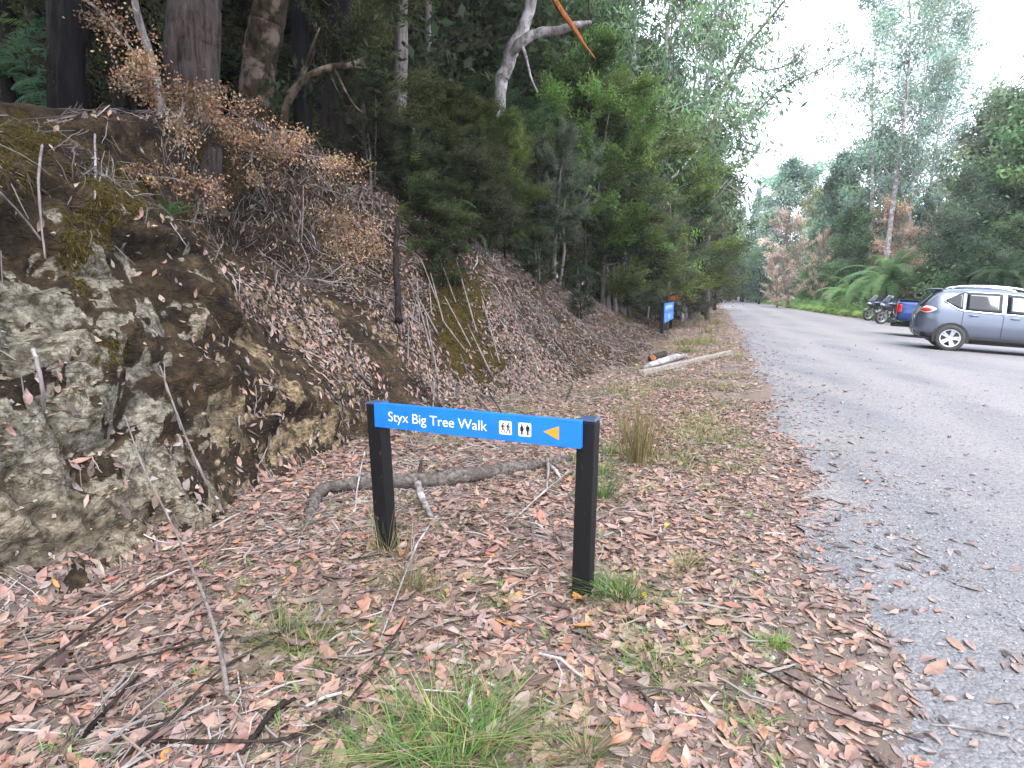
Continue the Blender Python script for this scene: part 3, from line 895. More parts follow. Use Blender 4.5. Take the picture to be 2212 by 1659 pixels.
tag(link("moss", tri_data("moss", V_, T_, M_BLADE, C_)), 'golden-brown moss and fine roots cushioning the rock face', 'moss', kind='stuff')
# ------------------------------------------------------------------ signs
M_POST = postmat()
M_BLUE = plain("blue_sign_paint", (.012, .175, .86), .36, spec=.5, bump=.03, var=.10, scale=9)
M_BLUE2 = plain("blue_sign_paint_faded", (.075, .26, .74), .35)
M_WHITE = plain("white_sign_film", (.80, .82, .84), .4)
M_BLACKF = plain("black_sign_film", (.01, .01, .012), .4)
M_ORANGE = plain("orange_sign_film", (.85, .30, .02), .4)
M_CAP = plain("blue_black_cap", (.05, .075, .14), .3)

def post_mesh(base, top, wdt, d, mat, name, parent, cap=None):
    """square post from base to top, faces square to the sign direction d"""
    n = Vector((d.y, -d.x, 0))
    m = MB()
    h = wdt / 2
    rows = []
    for p, k in ((base, 0), (base.lerp(top, .99), 0), (top, .006)):
        rows.append([p + d * (a * (h - k)) + n * (b_ * (h - k)) for a, b_ in ((-1, -1), (1, -1), (1, 1), (-1, 1))])
    m.grid(rows, close=True)
    m.F.append((8, 9, 10, 11)); m.F.append((3, 2, 1, 0))
    o = m.build(name, mat, parent, bevel=.004)
    o.location = -parent.location
    if cap:
        c = MB()
        h2 = h + .002
        rows = [[top + Vector((0, 0, z)) + d * (a * (h2 - k)) + n * (b_ * (h2 - k)) for a, b_ in ((-1, -1), (1, -1), (1, 1), (-1, 1))] for z, k in ((.001, 0), (.008, .001), (.011, .008))]
        c.grid(rows, close=True)
        c.F.append((8, 9, 10, 11)); c.F.append((3, 2, 1, 0))
        q = c.build("post_cap", cap, o)
    return o

def gp3(px, py):
    return hit(px, py)[0]
PR, PL = gp3(1257, 1284), gp3(838, 1190)
d = (PR - PL); d.z = 0; d.normalize()
nrm = Vector((d.y, -d.x, 0))                       # towards the viewer
TR, TL = at(1272, 907, PR.y + .035), at(815, 871, PL.y - .0)
walk = empty("direction_sign", (PL + PR) / 2)
tag(walk, 'low blue finger board reading Styx Big Tree Walk on two black posts', 'sign')
post_mesh(PL - Vector((0, 0, .15)), TL, .088, d, M_POST, "post", walk, M_CAP)
post_mesh(PR - Vector((0, 0, .15)), TR, .088, d, M_POST, "post", walk, M_CAP)
fr = PR + nrm * (.044 + .016)                     # front plane of the board
def onplane(px, py, off=0.0):
    r = ray(px, py)
    q = fr + nrm * off
    t_ = (q - EYE).dot(nrm) / r.dot(nrm)
    return EYE + r * t_
c_tl, c_tr, c_br, c_bl = onplane(806, 871), onplane(1255, 909), onplane(1253, 971), onplane(811, 921)
BX = ((c_tr - c_tl) + (c_br - c_bl)).normalized()
BZ = ((c_tl - c_bl) + (c_tr - c_br)); BZ = (BZ - BX * BZ.dot(BX)).normalized()
BO = (c_bl + c_br + c_tl + c_tr) / 4
BLEN = ((c_tr - c_tl).length + (c_br - c_bl).length) / 2
BHGT = ((c_tl - c_bl).length + (c_tr - c_br).length) / 2
print("board", BLEN, BHGT, "post heights", (TR - PR).length, (TL - PL).length)
BN = BX.cross(BZ); BN = BN if BN.dot(nrm) > 0 else -BN
def bpt(a, z, off=0.0):
    """board coordinates: a along, z up, metres from the centre"""
    return BO + BX * a + BZ * z + BN * off
m = MB()
m.prism([(-BLEN / 2, -BHGT / 2), (BLEN / 2, -BHGT / 2), (BLEN / 2, BHGT / 2), (-BLEN / 2, BHGT / 2)], lambda p: bpt(p[0], p[1], 0), lambda p: bpt(p[0], p[1], -.034))
board = m.build("board", M_BLUE, walk, bevel=.0015)
board.location = -walk.location
def acol(px):
    lo, hi = -BLEN, BLEN
    for _ in range(40):
        mid = (lo + hi) / 2
        x, y = project(np.array([tuple(bpt(mid, 0))]))
        if x[0] < px: lo = mid
        else: hi = mid
    return lo
def plate(polys, mat, name, parent, off, th=.0006):
    m = MB()
    for k, poly in enumerate(polys):
        o_ = off + k * .00006
        m.prism(poly, lambda p: bpt(p[0], p[1], o_ + th), lambda p: bpt(p[0], p[1], off - .0004))
    return m.build(name, mat, parent)
def circle(cx, cy, r, n=18): return [(cx + r * cos(2 * pi * k / n), cy + r * sin(2 * pi * k / n)) for k in range(n)]
def stroke(p, q, w0, w1=None):
    w1 = w1 or w0
    dx, dy = q[0] - p[0], q[1] - p[1]
    l = math.hypot(dx, dy); nx, ny = -dy / l, dx / l
    return [(p[0] + nx * w0, p[1] + ny * w0), (p[0] - nx * w0, p[1] - ny * w0), (q[0] - nx * w1, q[1] - ny * w1), (q[0] + nx * w1, q[1] + ny * w1)]
def text_mesh(body, a0, a1, zb, cap, name, mat, parent, off=.0008, fit=True):
    cu_ = bpy.data.curves.new(name, 'FONT')
    cu_.body = body
    cu_.size = 1.0
    cu_.resolution_u = 6
    cu_.space_character = .98
    o = bpy.data.objects.new(name, cu_); COL.objects.link(o)
    bpy.context.view_layer.update()
    me = bpy.data.meshes.new_from_object(o.evaluated_get(bpy.context.evaluated_depsgraph_get()))
    bpy.data.objects.remove(o)
    n = len(me.vertices)
    co = np.empty(n * 3); me.vertices.foreach_get("co", co); co = co.reshape(-1, 3)
    caph = .70
    sx = (a1 - a0) / (co[:, 0].max() - co[:, 0].min())
    x0 = co[:, 0].min()
    for i, v in enumerate(me.vertices):
        v.co = bpt(a0 + (co[i, 0] - x0) * sx, zb + co[i, 1] * cap / caph, off)
    me.materials.clear(); me.materials.append(mat)
    return link(name, me, parent)
hb = BHGT
text_mesh("Styx Big Tree Walk", acol(839), acol(1052.5), -.5 * hb + .305 * hb, .395 * hb, "lettering", M_WHITE, board)
def icon(px0, px1, name):
    a0, a1 = acol(px0), acol(px1)
    s = (a1 - a0); cx = (a0 + a1) / 2; r = s * .10; h = s / 2
    poly = []
    for qx, qy, st in ((h - r, h - r, 0), (-h + r, h - r, 90), (-h + r, -h + r, 180), (h - r, -h + r, 270)):
        for k in range(5):
            an = radians(st + k * 22.5)
            poly.append((cx + qx + r * cos(an), qy + r * sin(an)))
    return plate([poly], M_WHITE, name, board, .0008), cx, s
def sc(pts, cx, s, cy=0): return [(cx + p[0] * s, cy + p[1] * s) for p in pts]
ic, cx, s = icon(1078.5, 1105.5, "hiker_panel")
P = []
for ox in (-.20, .22):
    P += [sc(circle(ox + .02, .315, .058), cx, s),
          sc([(ox - .03, .25), (ox + .06, .24), (ox + .045, -.02), (ox - .055, -.01)], cx, s),
          sc([(ox - .05, .24), (ox - .13, .20), (ox - .12, .04), (ox - .05, .05)], cx, s),
          sc(stroke((ox, .0), (ox + .10, -.17), .036, .03), cx, s), sc(stroke((ox + .10, -.16), (ox + .11, -.37), .028, .024), cx, s),
          sc(stroke((ox - .02, .0), (ox - .05, -.19), .036, .03), cx, s), sc(stroke((ox - .05, -.18), (ox - .15, -.36), .028, .024), cx, s),
          sc(stroke((ox + .03, .20), (ox + .08, .07), .024, .02), cx, s), sc(stroke((ox + .08, .075), (ox + .16, .11), .02), cx, s),
          sc(stroke((ox + .16, .16), (ox + .20, -.36), .010), cx, s)]
plate(P, M_BLACKF, "hiker_symbol", ic, .0016)
ic, cx, s = icon(1120, 1147.5, "toilet_panel")
P = [sc(circle(-.22, .33, .06), cx, s), sc([(-.27, .26), (-.17, .26), (-.08, -.12), (-.36, -.12)], cx, s),
     sc(stroke((-.17, .24), (-.06, .0), .022), cx, s), sc(stroke((-.27, .24), (-.38, .0), .022), cx, s),
     sc(stroke((-.255, -.11), (-.255, -.38), .03), cx, s), sc(stroke((-.185, -.11), (-.185, -.38), .03), cx, s),
     sc(stroke((.02, .38), (.02, -.38), .014), cx, s),
     sc(circle(.24, .33, .06), cx, s), sc([(.14, .26), (.34, .26), (.32, -.08), (.16, -.08)], cx, s),
     sc(stroke((.125, .25), (.115, -.06), .022), cx, s), sc(stroke((.355, .25), (.365, -.06), .022), cx, s),
     sc(stroke((.198, -.06), (.198, -.38), .034), cx, s), sc(stroke((.282, -.06), (.282, -.38), .034), cx, s)]
plate(P, M_BLACKF, "toilet_symbol", ic, .0016)
a0, a1 = acol(1174), acol(1207.5)
plate([[(a0, 0.0), (a1, -.255 * hb), (a1, .245 * hb)]], M_ORANGE, "arrow", board, .0008)

# the second, larger sign farther along the verge, side on to the road
QL, QR = gp3(1429, 722), None
def base_z(p): return drop(p.x, p.y)
QL = drop(QL.x, QL.y)
u0, v0 = UV(QL.x, QL.y)
qx, qy = XY(u0 + 3.7, v0 + .05)
QR = drop(qx, qy)
far = empty("park_sign", (QL + QR) / 2)
tag(far, 'small far blue two-board sign on black posts at the bank foot', 'sign')
d2 = (QR - QL); d2.z = 0; d2.normalize()
n2_ = Vector((d2.y, -d2.x, 0))
zt = at(1429, 654, QL.y).z
post_mesh(QL - Vector((0, 0, .2)), Vector((QL.x, QL.y, zt)), .115, d2, M_POST, "post", far)
post_mesh(QR - Vector((0, 0, .2)), Vector((QR.x, QR.y, zt - .02)), .115, d2, M_POST, "post", far)
Lf = (QR - QL).length
def fpt(a, z, off): return Vector((QL.x, QL.y, zt)) + d2 * a + Vector((0, 0, z)) + n2_ * off
def farboard(z0, z1, mat):
    m = MB()
    m.prism([(.04, z0), (Lf - .04, z0), (Lf - .04, z1), (.04, z1)], lambda p: fpt(p[0], p[1], .095), lambda p: fpt(p[0], p[1], .060))
    o = m.build("board", mat, far); o.location = -far.location
    return o
fb1 = farboard(-.335, -.02, M_BLUE2)
fb2 = farboard(-.68, -.355, M_BLUE2)
rr_ = random.Random(3)
m = MB()
xx_ = .3
while xx_ < 2.9:                                       # a line of lettering too far off to read
    wch = rr_.uniform(.07, .15)
    if rr_.random() < .85:
        hgt = rr_.uniform(.10, .15)
        for q0, q1 in ((.0, .022), (wch * .62, wch * .62 + .022)):
            m.prism([(xx_ + q0, -.235), (xx_ + q1, -.235), (xx_ + q1, -.235 + hgt), (xx_ + q0, -.235 + hgt)], lambda p: fpt(p[0], p[1], .0966), lambda p: fpt(p[0], p[1], .0945))
    xx_ += wch + .045
m.build("lettering", M_WHITE, fb1)
m = MB()
for x0 in (1.45, 1.85):
    m.prism([(x0, -.60), (x0 + .17, -.60), (x0 + .17, -.43), (x0, -.43)], lambda p: fpt(p[0], p[1], .0966), lambda p: fpt(p[0], p[1], .0945))
m.build("symbol_panel", M_WHITE, fb2)

# ------------------------------------------------------------------ fallen wood
def dense(pts, rad, k=6, jit=.0, seed=0):
    rg = random.Random(seed)
    pts = [Vector(p) for p in pts]
    P, R = [], []
    n = len(pts)
    for i in range(n - 1):
        p0, p1, p2, p3 = pts[max(i - 1, 0)], pts[i], pts[i + 1], pts[min(i + 2, n - 1)]
        for j in range(k):
            t_ = j / k
            q = .5 * ((2 * p1) + (p2 - p0) * t_ + (2 * p0 - 5 * p1 + 4 * p2 - p3) * t_ ** 2 + (3 * p1 - p0 - 3 * p2 + p3) * t_ ** 3)
            r_ = rad[i] * (1 - t_) + rad[i + 1] * t_
            P.append(q + Vector((rg.gauss(0, 1), rg.gauss(0, 1), rg.gauss(0, 1))) * jit * r_)
            R.append(r_ * (1 + rg.gauss(0, jit * .8)))
    P.append(pts[-1]); R.append(rad[-1])
    return P, R
def wood(name, pts, rad, mat, parent=None, n=10, k=6, jit=.06, seed=1, rough=0.0, m=None):
    P_, R_ = dense(pts, rad, k, jit, seed)
    own = m is None
    m = m or MB()
    b0 = len(m.V)
    m.tube(P_, R_, n)
    if rough:
        A = np.array(m.V[b0:])
        cen = np.repeat(np.array([tuple(p) for p in P_]), n, 0)
        rr = np.repeat(np.array(R_), n)[:, None]
        A = cen + (A - cen) * (1 + rough * fbm(A / np.maximum(rr, .01) * np.array([.8, .8, .35]), 3, seed))[:, None]
        m.V[b0:] = [tuple(v) for v in A]
    if own:
        o = m.build(name, mat, parent, smooth=True)
        if parent: o.location = -parent.location
        return o
def on(px, py, lift):
    p, n = hit(px, py)
    return p + Vector((0, 0, 1)) * lift
logE = empty("fallen_log", on(900, 1050, 0))
tag(logE, 'grey weathered crooked branch lying behind the near sign', 'log')
lp = [(664, 1142, -.02), (676, 1100, .03), (700, 1070, .05), (755, 1062, .055), (830, 1056, .055), (905, 1054, .055), (970, 1048, .055), (1040, 1035, .05), (1110, 1022, .045), (1180, 1010, .04), (1246, 992, .03)]
wood("trunk", [on(*q) for q in lp], [.036, .040, .043, .048, .055, .062, .066, .06, .052, .044, .026], M_LOG, logE, n=16, k=9, jit=.03, seed=4, rough=.35)
m = MB()
wood("", [on(905, 1056, .07), on(909, 1045, .13), on(913, 1040, .19)], [.02, .016, .005], M_LOG, m=m, seed=2)
m.build("broken_stub", M_BARK_BROWN, logE, smooth=True).location = -logE.location
wood("side_branch", [on(903, 1062, .06), on(912, 1090, .05), on(924, 1108, .02), on(934, 1118, 0)], [.028, .022, .02, .012], M_BARK_PALE, logE, seed=8, rough=.3)
wood("side_branch", [on(1180, 1012, .05), on(1200, 1026, .04), on(1214, 1040, .0)], [.02, .015, .010], M_BARK_PALE, logE, seed=9, rough=.3)
wood("side_branch", [on(1182, 1010, .08), on(1184, 1035, .07), on(1180, 1060, .0)], [.014, .012, .008], M_BARK_GREY, logE, seed=10, rough=.3)

def stick(label, pts, r0, r1, mat=M_BARK_BROWN, seed=1, name="fallen_stick", cat="stick", group=None, jit=.10):
    P = [on(*q) if len(q) == 3 else Vector(q[3]) for q in pts]
    n = len(P)
    o = wood(name, P, [.62 * (r0 + (r1 - r0) * i / (n - 1)) for i in range(n)], mat, None, n=7, k=6, jit=.22, seed=seed, rough=.4)
    return tag(o, label, cat, group)
G_ST = "sticks lying on the verge"
stick('long thin bare stick leaning diagonally between the sign posts, pale', [(820, 1392, .01), (868, 1285, .06), (905, 1215, .12), (945, 1160, .14)], .006, .011, M_BARK_PALE, 3, group=G_ST)
stick('long dark curved stick sweeping past the big grass tuft', [(330, 1612, .02), (480, 1620, .03), (620, 1612, .03), (720, 1565, .04), (790, 1490, .04), (840, 1410, .03), (875, 1345, .02)], .012, .005, M_BARK_BROWN, 5, group=G_ST)
stick('thin dark stick crossing the leaves at the lower left', [(255, 1655, .02), (390, 1550, .03), (480, 1465, .04), (590, 1400, .04), (625, 1360, .03)], .011, .006, M_BARK_BROWN, 6, group=G_ST)
stick('grey weathered stick half buried left of the grass, thick end right', [(520, 1395, .02), (600, 1375, .03), (680, 1362, .035), (763, 1355, .02)], .016, .012, M_LOG, 7, group=G_ST)
stick('long brown stick from the rock foot to the front left', [(20, 1500, .02), (150, 1410, .04), (260, 1330, .05), (360, 1270, .05)], .008, .012, M_BARK_BROWN, 12, group=G_ST)
stick('black wet-looking stick with pale lichen spots in the front leaves', [(520, 1640, .015), (560, 1590, .025), (600, 1545, .03), (640, 1520, .02)], .012, .020, M_BARK_DARK, 13, group=G_ST)
stick('short charred stick among leaves near the left edge', [(180, 1600, .015), (250, 1530, .03), (300, 1470, .02)], .017, .009, M_BARK_DARK, 14, group=G_ST)
stick('forked-looking brown twig lying over leaves at far left', [(150, 1470, .03), (300, 1440, .04), (420, 1405, .03), (520, 1385, .02)], .009, .006, M_BARK_BROWN, 15, group=G_ST)
stick('curved dark twig crossing the leaves toward the gravel', [(1995, 1610, .01), (1880, 1575, .02), (1770, 1530, .02), (1660, 1465, .02), (1610, 1440, .01)], .005, .007, M_BARK_BROWN, 16, group=G_ST)
stick('brown twig pointing at the gravel edge near the front', [(1850, 1530, .012), (1790, 1490, .02), (1700, 1440, .015)], .004, .006, M_BARK_BROWN, 18, group=G_ST)
stick('pale flat strip of bark on the gravel at front right', [(2010, 1570, .01), (2090, 1580, .012), (2180, 1595, .01)], .006, .009, M_BARK_PALE, 17, group=G_ST)
stick('thin stick lying level in front of the log', [(960, 1105, .02), (1090, 1112, .02), (1240, 1118, .02)], .007, .005, M_BARK_GREY, 21, group=G_ST)
stick('slanting stick beside the right post, low end left', [(1090, 1150, .02), (1160, 1090, .05), (1235, 1030, .07)], .006, .009, M_BARK_PALE, 22, group=G_ST)
stick('upright thin stick leaning below the middle of the board', [(1155, 1170, .0), (1135, 1120, .12), (1110, 1085, .25)], .006, .004, M_BARK_GREY, 23, group=G_ST)
stick('thin pale stick leaning on the near left post', [(765, 1112, .0), (778, 1060, .12), (790, 1040, .24)], .011, .008, M_BARK_PALE, 24, group=G_ST)
stick('crooked twig right of the right post', [(1285, 1130, .015), (1340, 1105, .03), (1420, 1100, .02), (1480, 1092, .01)], .008, .004, M_BARK_GREY, 25, group=G_ST)
def stem(label, pts, r0, r1, mat, seed, name="bare_root", cat="root", group="thin dead stems against the bank"):
    """bare stems standing off the bank: (px, py, fraction of the way to the bank)"""
    P = []
    for px, py, f in pts:
        h = hit(px, py)[0]
        P.append(EYE + (h - EYE) * f)
    n = len(P)
    o = wood(name, P, [r0 + (r1 - r0) * i / (n - 1) for i in range(n)], mat, None, n=6, k=6, jit=.10, seed=seed)
    return tag(o, label, cat, group)
stem('long bare stem curving from mid rock face down to the front leaves', [(492, 1500, .99), (480, 1430, .95), (455, 1330, .93), (420, 1240, .93), (370, 1130, .93), (310, 1010, .95), (270, 900, .97)], .010, .004, M_BARK_GREY, 31)
stem('forked bare stem rising from the leaf heap up the rock', [(478, 1105, 1.0), (440, 1030, .96), (400, 940, .95), (370, 860, .96), (345, 790, .98)], .010, .005, M_BARK_GREY, 32)
stem('short thin side stem beside the forked bare stem', [(392, 930, .955), (372, 870, .97), (358, 835, .96), (355, 780, .97)], .006, .003, M_BARK_GREY, 33)
stem('bare root curving out of the pale rock at upper left', [(95, 890, .99), (92, 840, .96), (82, 790, .96), (72, 755, .99)], .009, .012, M_BARK_PALE, 34)
stem('straight pale hanging root below the bank top', [(205, 430, .97), (206, 360, .96), (205, 290, .98)], .007, .010, M_BARK_PALE, 35)
stem('long hanging root on the left of the rock face', [(98, 560, .97), (86, 450, .96), (84, 370, .96), (95, 290, .98)], .006, .010, M_BARK_GREY, 36)
stem('slanting dead stem at the far left edge of the bank', [(0, 415, .95), (50, 470, .96), (90, 520, .98)], .006, .008, M_BARK_GREY, 37)
stem('pale hanging root in front of the dark hollow', [(652, 520, .93), (655, 450, .93), (655, 400, .95)], .008, .007, M_BARK_GREY, 38)
stem('bent dead stick below the dark hollow', [(625, 625, .97), (668, 580, .95), (650, 525, .94)], .006, .008, M_BARK_GREY, 39)
stem('leaning dead trunk piece against the rubble slope', [(800, 835, 1.0), (775, 805, .98), (745, 770, .99)], .022, .014, M_LOG, 40)
stem('dead fern stalk hanging black beside the slope', [(862, 695, .985), (858, 620, .96), (855, 540, .955), (860, 470, .96)], .055, .03, M_BARK_DARK, 41, "fern_stump", "stump", None)
rg = random.Random(99)
for k_, (x, y) in enumerate([(910, 560), (930, 590), (960, 640), (900, 640), (985, 560), (940, 530), (1010, 700), (880, 600), (1040, 640), (920, 680)]):
    dx, dy = rg.uniform(20, 70), rg.uniform(90, 170)
    stem('dead bracken stalks and sticks sliding down the mid slope', [(x, y, .97), (x + dx * .5, y + dy * .5, .975), (x + dx, y + dy, .99)], .008, .012, M_BARK_GREY, 50 + k_, group="dead stalks on the slope", name="dried_stalk", cat="stalk")
for k_ in range(18):
    x, y = rg.uniform(850, 1260), 0
    y = 560 + (x - 850) * .25 + rg.uniform(0, 260)
    dx, dy = rg.uniform(-20, 70), rg.uniform(40, 110)
    try:
        stem('dead bracken stalks and sticks sliding down the mid slope', [(x, y, .985), (x + dx * .5, y + dy * .5, .975), (x + dx, y + dy, .99)], rg.uniform(.006, .014), .008, rg.choice([M_BARK_GREY, M_BARK_BROWN, M_BARK_BROWN]), 80 + k_, group="dead stalks on the slope", name="dried_stalk", cat="stalk")
    except Exception as e:
        print("skip", e)

# squared timber lying across the verge, the pale split log and the sawn round behind it
p0, p1 = on(1385, 812, .05), on(1575, 766, .05)
m = MB()
dd = (p1 - p0); ln = dd.length; dd.normalize()
sd_ = dd.cross(Vector((0, 0, 1))).normalized()
rows = []
for i in range(13):
    t_ = i / 12
    c_ = p0 + dd * ln * t_
    ww, hh_ = .055 + .008 * sin(i * 2.1), .05 + .006 * cos(i * 1.7)
    rows.append([c_ + sd_ * (a * ww) + Vector((0, 0, e * hh_)) for a, e in ((-1, -1), (1, -1), (1, 1), (-1, 1))])
m.grid(rows, close=True); m.F += [(3, 2, 1, 0), tuple(range(48, 52))]
tag(m.build("squared_timber", barkmat("bleached_timber", (.16, .135, .115), (.42, .37, .33), None, 1, 9, .6), None, bevel=.01), 'squared grey timber beam lying at the verge beyond the reeds', 'beam')
o = wood("split_log", [on(1390, 800, .05), on(1420, 793, .09), on(1450, 785, .10), on(1480, 776, .09)], [.03, .07, .09, .05], M_BARK_PALE, None, n=12, seed=61, rough=.4)
tag(o, 'pale bleached split log lying along the timber beam', 'log')
sl = empty("sawn_log", on(1428, 778, .0))
tag(sl, 'short sawn log with a fresh orange cut end', 'log')
a_, b_ = on(1408, 781, .06), on(1430, 772, .06)
wood("trunk", [a_, a_.lerp(b_, .5), b_, b_ + (b_ - a_) * .3], [.09, .088, .086, .06], M_BARK_BROWN, sl, n=16, seed=62, rough=.12)
m = MB()
ax = (b_ - a_).normalized()
m.tube([a_ - ax * .006, a_ + ax * .004], [.084, .089], 20)
m.build("cut_end", plain("sawn_wood", (.42, .16, .05), .8, var=.2, scale=20), sl).location = -sl.location
wood("", [on(1428, 648, .0), on(1445, 640, .3)], [.3, .2], M_BARK_ORANGE, m=MB())
o = wood("fallen_bark", [at(1420, 650, 27), at(1440, 638, 28), at(1475, 640, 30), at(1500, 655, 31)], [.10, .35, .28, .05], M_BARK_ORANGE, None, n=9, seed=63, rough=.5)
tag(o, 'heap of reddish fallen bark and branches behind the far sign', 'bark')

# ------------------------------------------------------------------ grasses
def blades(base, n, spread, h0, h1, wid, lean, cols, rng, droop=.5, dirz=None):
    a = rng.uniform(0, 2 * pi, n)
    r = np.abs(rng.normal(0, .5, n)) * spread
    B = np.stack([base[0] + r * np.cos(a), base[1] + r * np.sin(a), np.full(n, base[2])], 1)
    az = a + rng.normal(0, .7, n)
    out = np.stack([np.cos(az), np.sin(az), np.zeros(n)], 1)
    H = rng.uniform(h0, h1, n)
    ln = np.abs(rng.normal(lean, lean * .6, n))
    side = np.stack([-np.sin(az + rng.normal(0, .6, n)), np.cos(az), np.zeros(n)], 1)
    m_ = 5
    V = []
    for k in range(m_):
        t_ = k / (m_ - 1)
        c = B + out * (H * ln * (t_ + droop * t_ ** 2.2))[:, None] + np.array([0, 0, 1]) * (H * (t_ - droop * ln * .5 * t_ ** 2.5))[:, None]
        w_ = wid * (1 - t_ ** 1.6) * rng.uniform(.7, 1.2, n) if k < m_ - 1 else np.zeros(n)
        V.append(np.stack([c - side * w_[:, None], c + side * w_[:, None]], 1))
    V = np.stack(V, 1).reshape(n, -1, 3)
    T = []
    for k in range(m_ - 1):
        T += [(2 * k, 2 * k + 1, 2 * k + 3), (2 * k, 2 * k + 3, 2 * k + 2)]
    T = (np.array(T)[None] + (np.arange(n) * 2 * m_)[:, None, None]).reshape(-1, 3)
    cc = np.array(cols)[rng.integers(0, len(cols), n)] * rng.uniform(.7, 1.3, (n, 1))
    return V.reshape(-1, 3), T, np.repeat(cc, 2 * m_, 0)
GREEN = [(.085, .17, .035), (.11, .20, .05), (.16, .22, .06), (.07, .13, .04), (.05, .12, .035), (.22, .22, .09)]
DRY = [(.34, .27, .15), (.28, .22, .12), (.22, .2, .10), (.16, .17, .06), (.40, .33, .21)]
REED = [(.14, .12, .045), (.18, .15, .06), (.10, .11, .04), (.25, .17, .08), (.30, .22, .12)]
def tuft(label, pts, cols, name="grass_tuft", cat="grass tuft", group=None, seed=0, kind=None):
    rng = np.random.default_rng(500 + seed)
    P = []
    for px, py, n, sp, h0, h1, wd, ln in pts:
        b = hit(px, py)[0]
        P.append(blades((b.x, b.y, b.z - .01), n, sp, h0, h1, wd, ln, cols, rng))
    V, T, C = join(P)
    return tag(link(name, tri_data(name, V, T, M_BLADE, C)), label, cat, group, kind)
GT = "grass tufts on the verge"
tuft('largest lush green grass tuft at bottom centre of the verge', [(960, 1610, 200, .20, .05, .20, .0028, 1.15), (1050, 1600, 190, .18, .06, .21, .0028, 1.1), (870, 1635, 170, .20, .04, .15, .0026, 1.2), (980, 1690, 170, .20, .06, .19, .0026, 1.0), (800, 1610, 110, .17, .03, .11, .0022, 1.2), (930, 1535, 100, .17, .03, .12, .0022, 1.2), (1010, 1500, 70, .14, .03, .10, .0022, 1.1)], [tuple(1.25 * q for q in c_) for c_ in GREEN] + GREEN[:1] + DRY[:1], group=GT, seed=1)
tuft('spiky half-dry tuft just right of the largest green tuft', [(1262, 1632, 150, .07, .06, .15, .0018, .85), (1180, 1600, 60, .1, .04, .12, .0016, .9)], GREEN[2:5] + DRY[:3], group=GT, seed=2)
tuft('green tuft growing at the foot of the right sign post', [(1345, 1298, 190, .10, .09, .20, .0024, .8), (1300, 1275, 110, .09, .08, .20, .0022, .7), (1262, 1300, 50, .07, .03, .09, .002, .9)], GREEN, group=GT, seed=3)
tuft('straggly thin tuft with dry base left of the sign', [(640, 1385, 90, .10, .08, .20, .002, .9), (600, 1370, 60, .09, .1, .28, .0018, .5), (680, 1400, 60, .1, .06, .15, .002, 1.0), (650, 1420, 130, .16, .05, .12, .0015, 1.6)], GREEN[:3] + DRY[:3], group=GT, seed=4)
tuft('tall brown-green reed clump standing on the verge past the sign', [(1375, 1003, 130, .13, .35, .75, .0032, .18), (1400, 990, 90, .12, .3, .65, .003, .22), (1360, 960, 60, .12, .3, .6, .003, .25)], REED, "reed_clump", "reeds", seed=5)
tuft('soft green grass between right post and reeds', [(1305, 1075, 150, .13, .10, .26, .0026, .7), (1300, 1030, 110, .14, .10, .3, .0026, .6), (1320, 985, 80, .13, .1, .25, .003, .6)], GREEN[1:] + [(.13, .18, .08)], group=GT, seed=6)
tuft('small dry tuft with a green foot on the open leaves', [(1482, 1228, 130, .07, .07, .15, .0018, .7), (1450, 1250, 40, .08, .03, .07, .0018, .9)], DRY + GREEN[:1], group=GT, seed=7)
tuft('low flat green tuft in front right of the sign', [(1418, 1450, 130, .10, .04, .10, .002, 1.1)], GREEN[:4] + DRY[:1], group=GT, seed=8)
tuft('tiny bright green tuft nearest the gravel edge', [(1675, 1396, 90, .035, .03, .07, .002, .8)], [(.12, .24, .03), (.16, .28, .04)], group=GT, seed=9)
tuft('thin dry grass stalks around the left sign post', [(835, 1200, 70, .10, .12, .45, .0015, .5), (800, 1190, 40, .12, .1, .35, .0015, .6), (870, 1210, 40, .1, .1, .3, .0015, .6)], DRY + GREEN[2:3], group=GT, seed=10)
tuft('bushy dry sprigs in front of the left sign post', [(890, 1275, 160, .10, .08, .24, .0016, .6), (930, 1290, 60, .12, .05, .16, .0015, .8)], DRY[1:4] + [(.12, .10, .05)], group=GT, seed=11)
tuft('small green tuft below the middle of the sign board', [(1080, 1312, 70, .05, .03, .10, .002, .7)], GREEN[:3], group=GT, seed=12)
tuft('patch of yellow-green grass behind the timber beam', [(1485, 762, 160, .4, .1, .35, .006, .5), (1510, 745, 160, .5, .1, .4, .006, .5), (1470, 745, 120, .4, .1, .35, .006, .5)], [(.14, .2, .05), (.2, .22, .07), (.3, .26, .12)], name='grass', kind='stuff', seed=13)
tuft('dry grass tuft at the road end of the timber beam', [(1590, 772, 120, .25, .06, .2, .005, .7)], DRY, group=GT, seed=14)
tuft('dry upright grass strip along the verge beyond the beam', [(1530, 720, 110, .5, .15, .5, .008, .4), (1545, 700, 110, .6, .15, .5, .009, .4), (1520, 690, 90, .7, .15, .5, .010, .4), (1550, 680, 100, .8, .15, .45, .012, .4), (1500, 700, 80, .6, .1, .4, .009, .4)], DRY + REED[:2], name='grass', kind='stuff', seed=15)
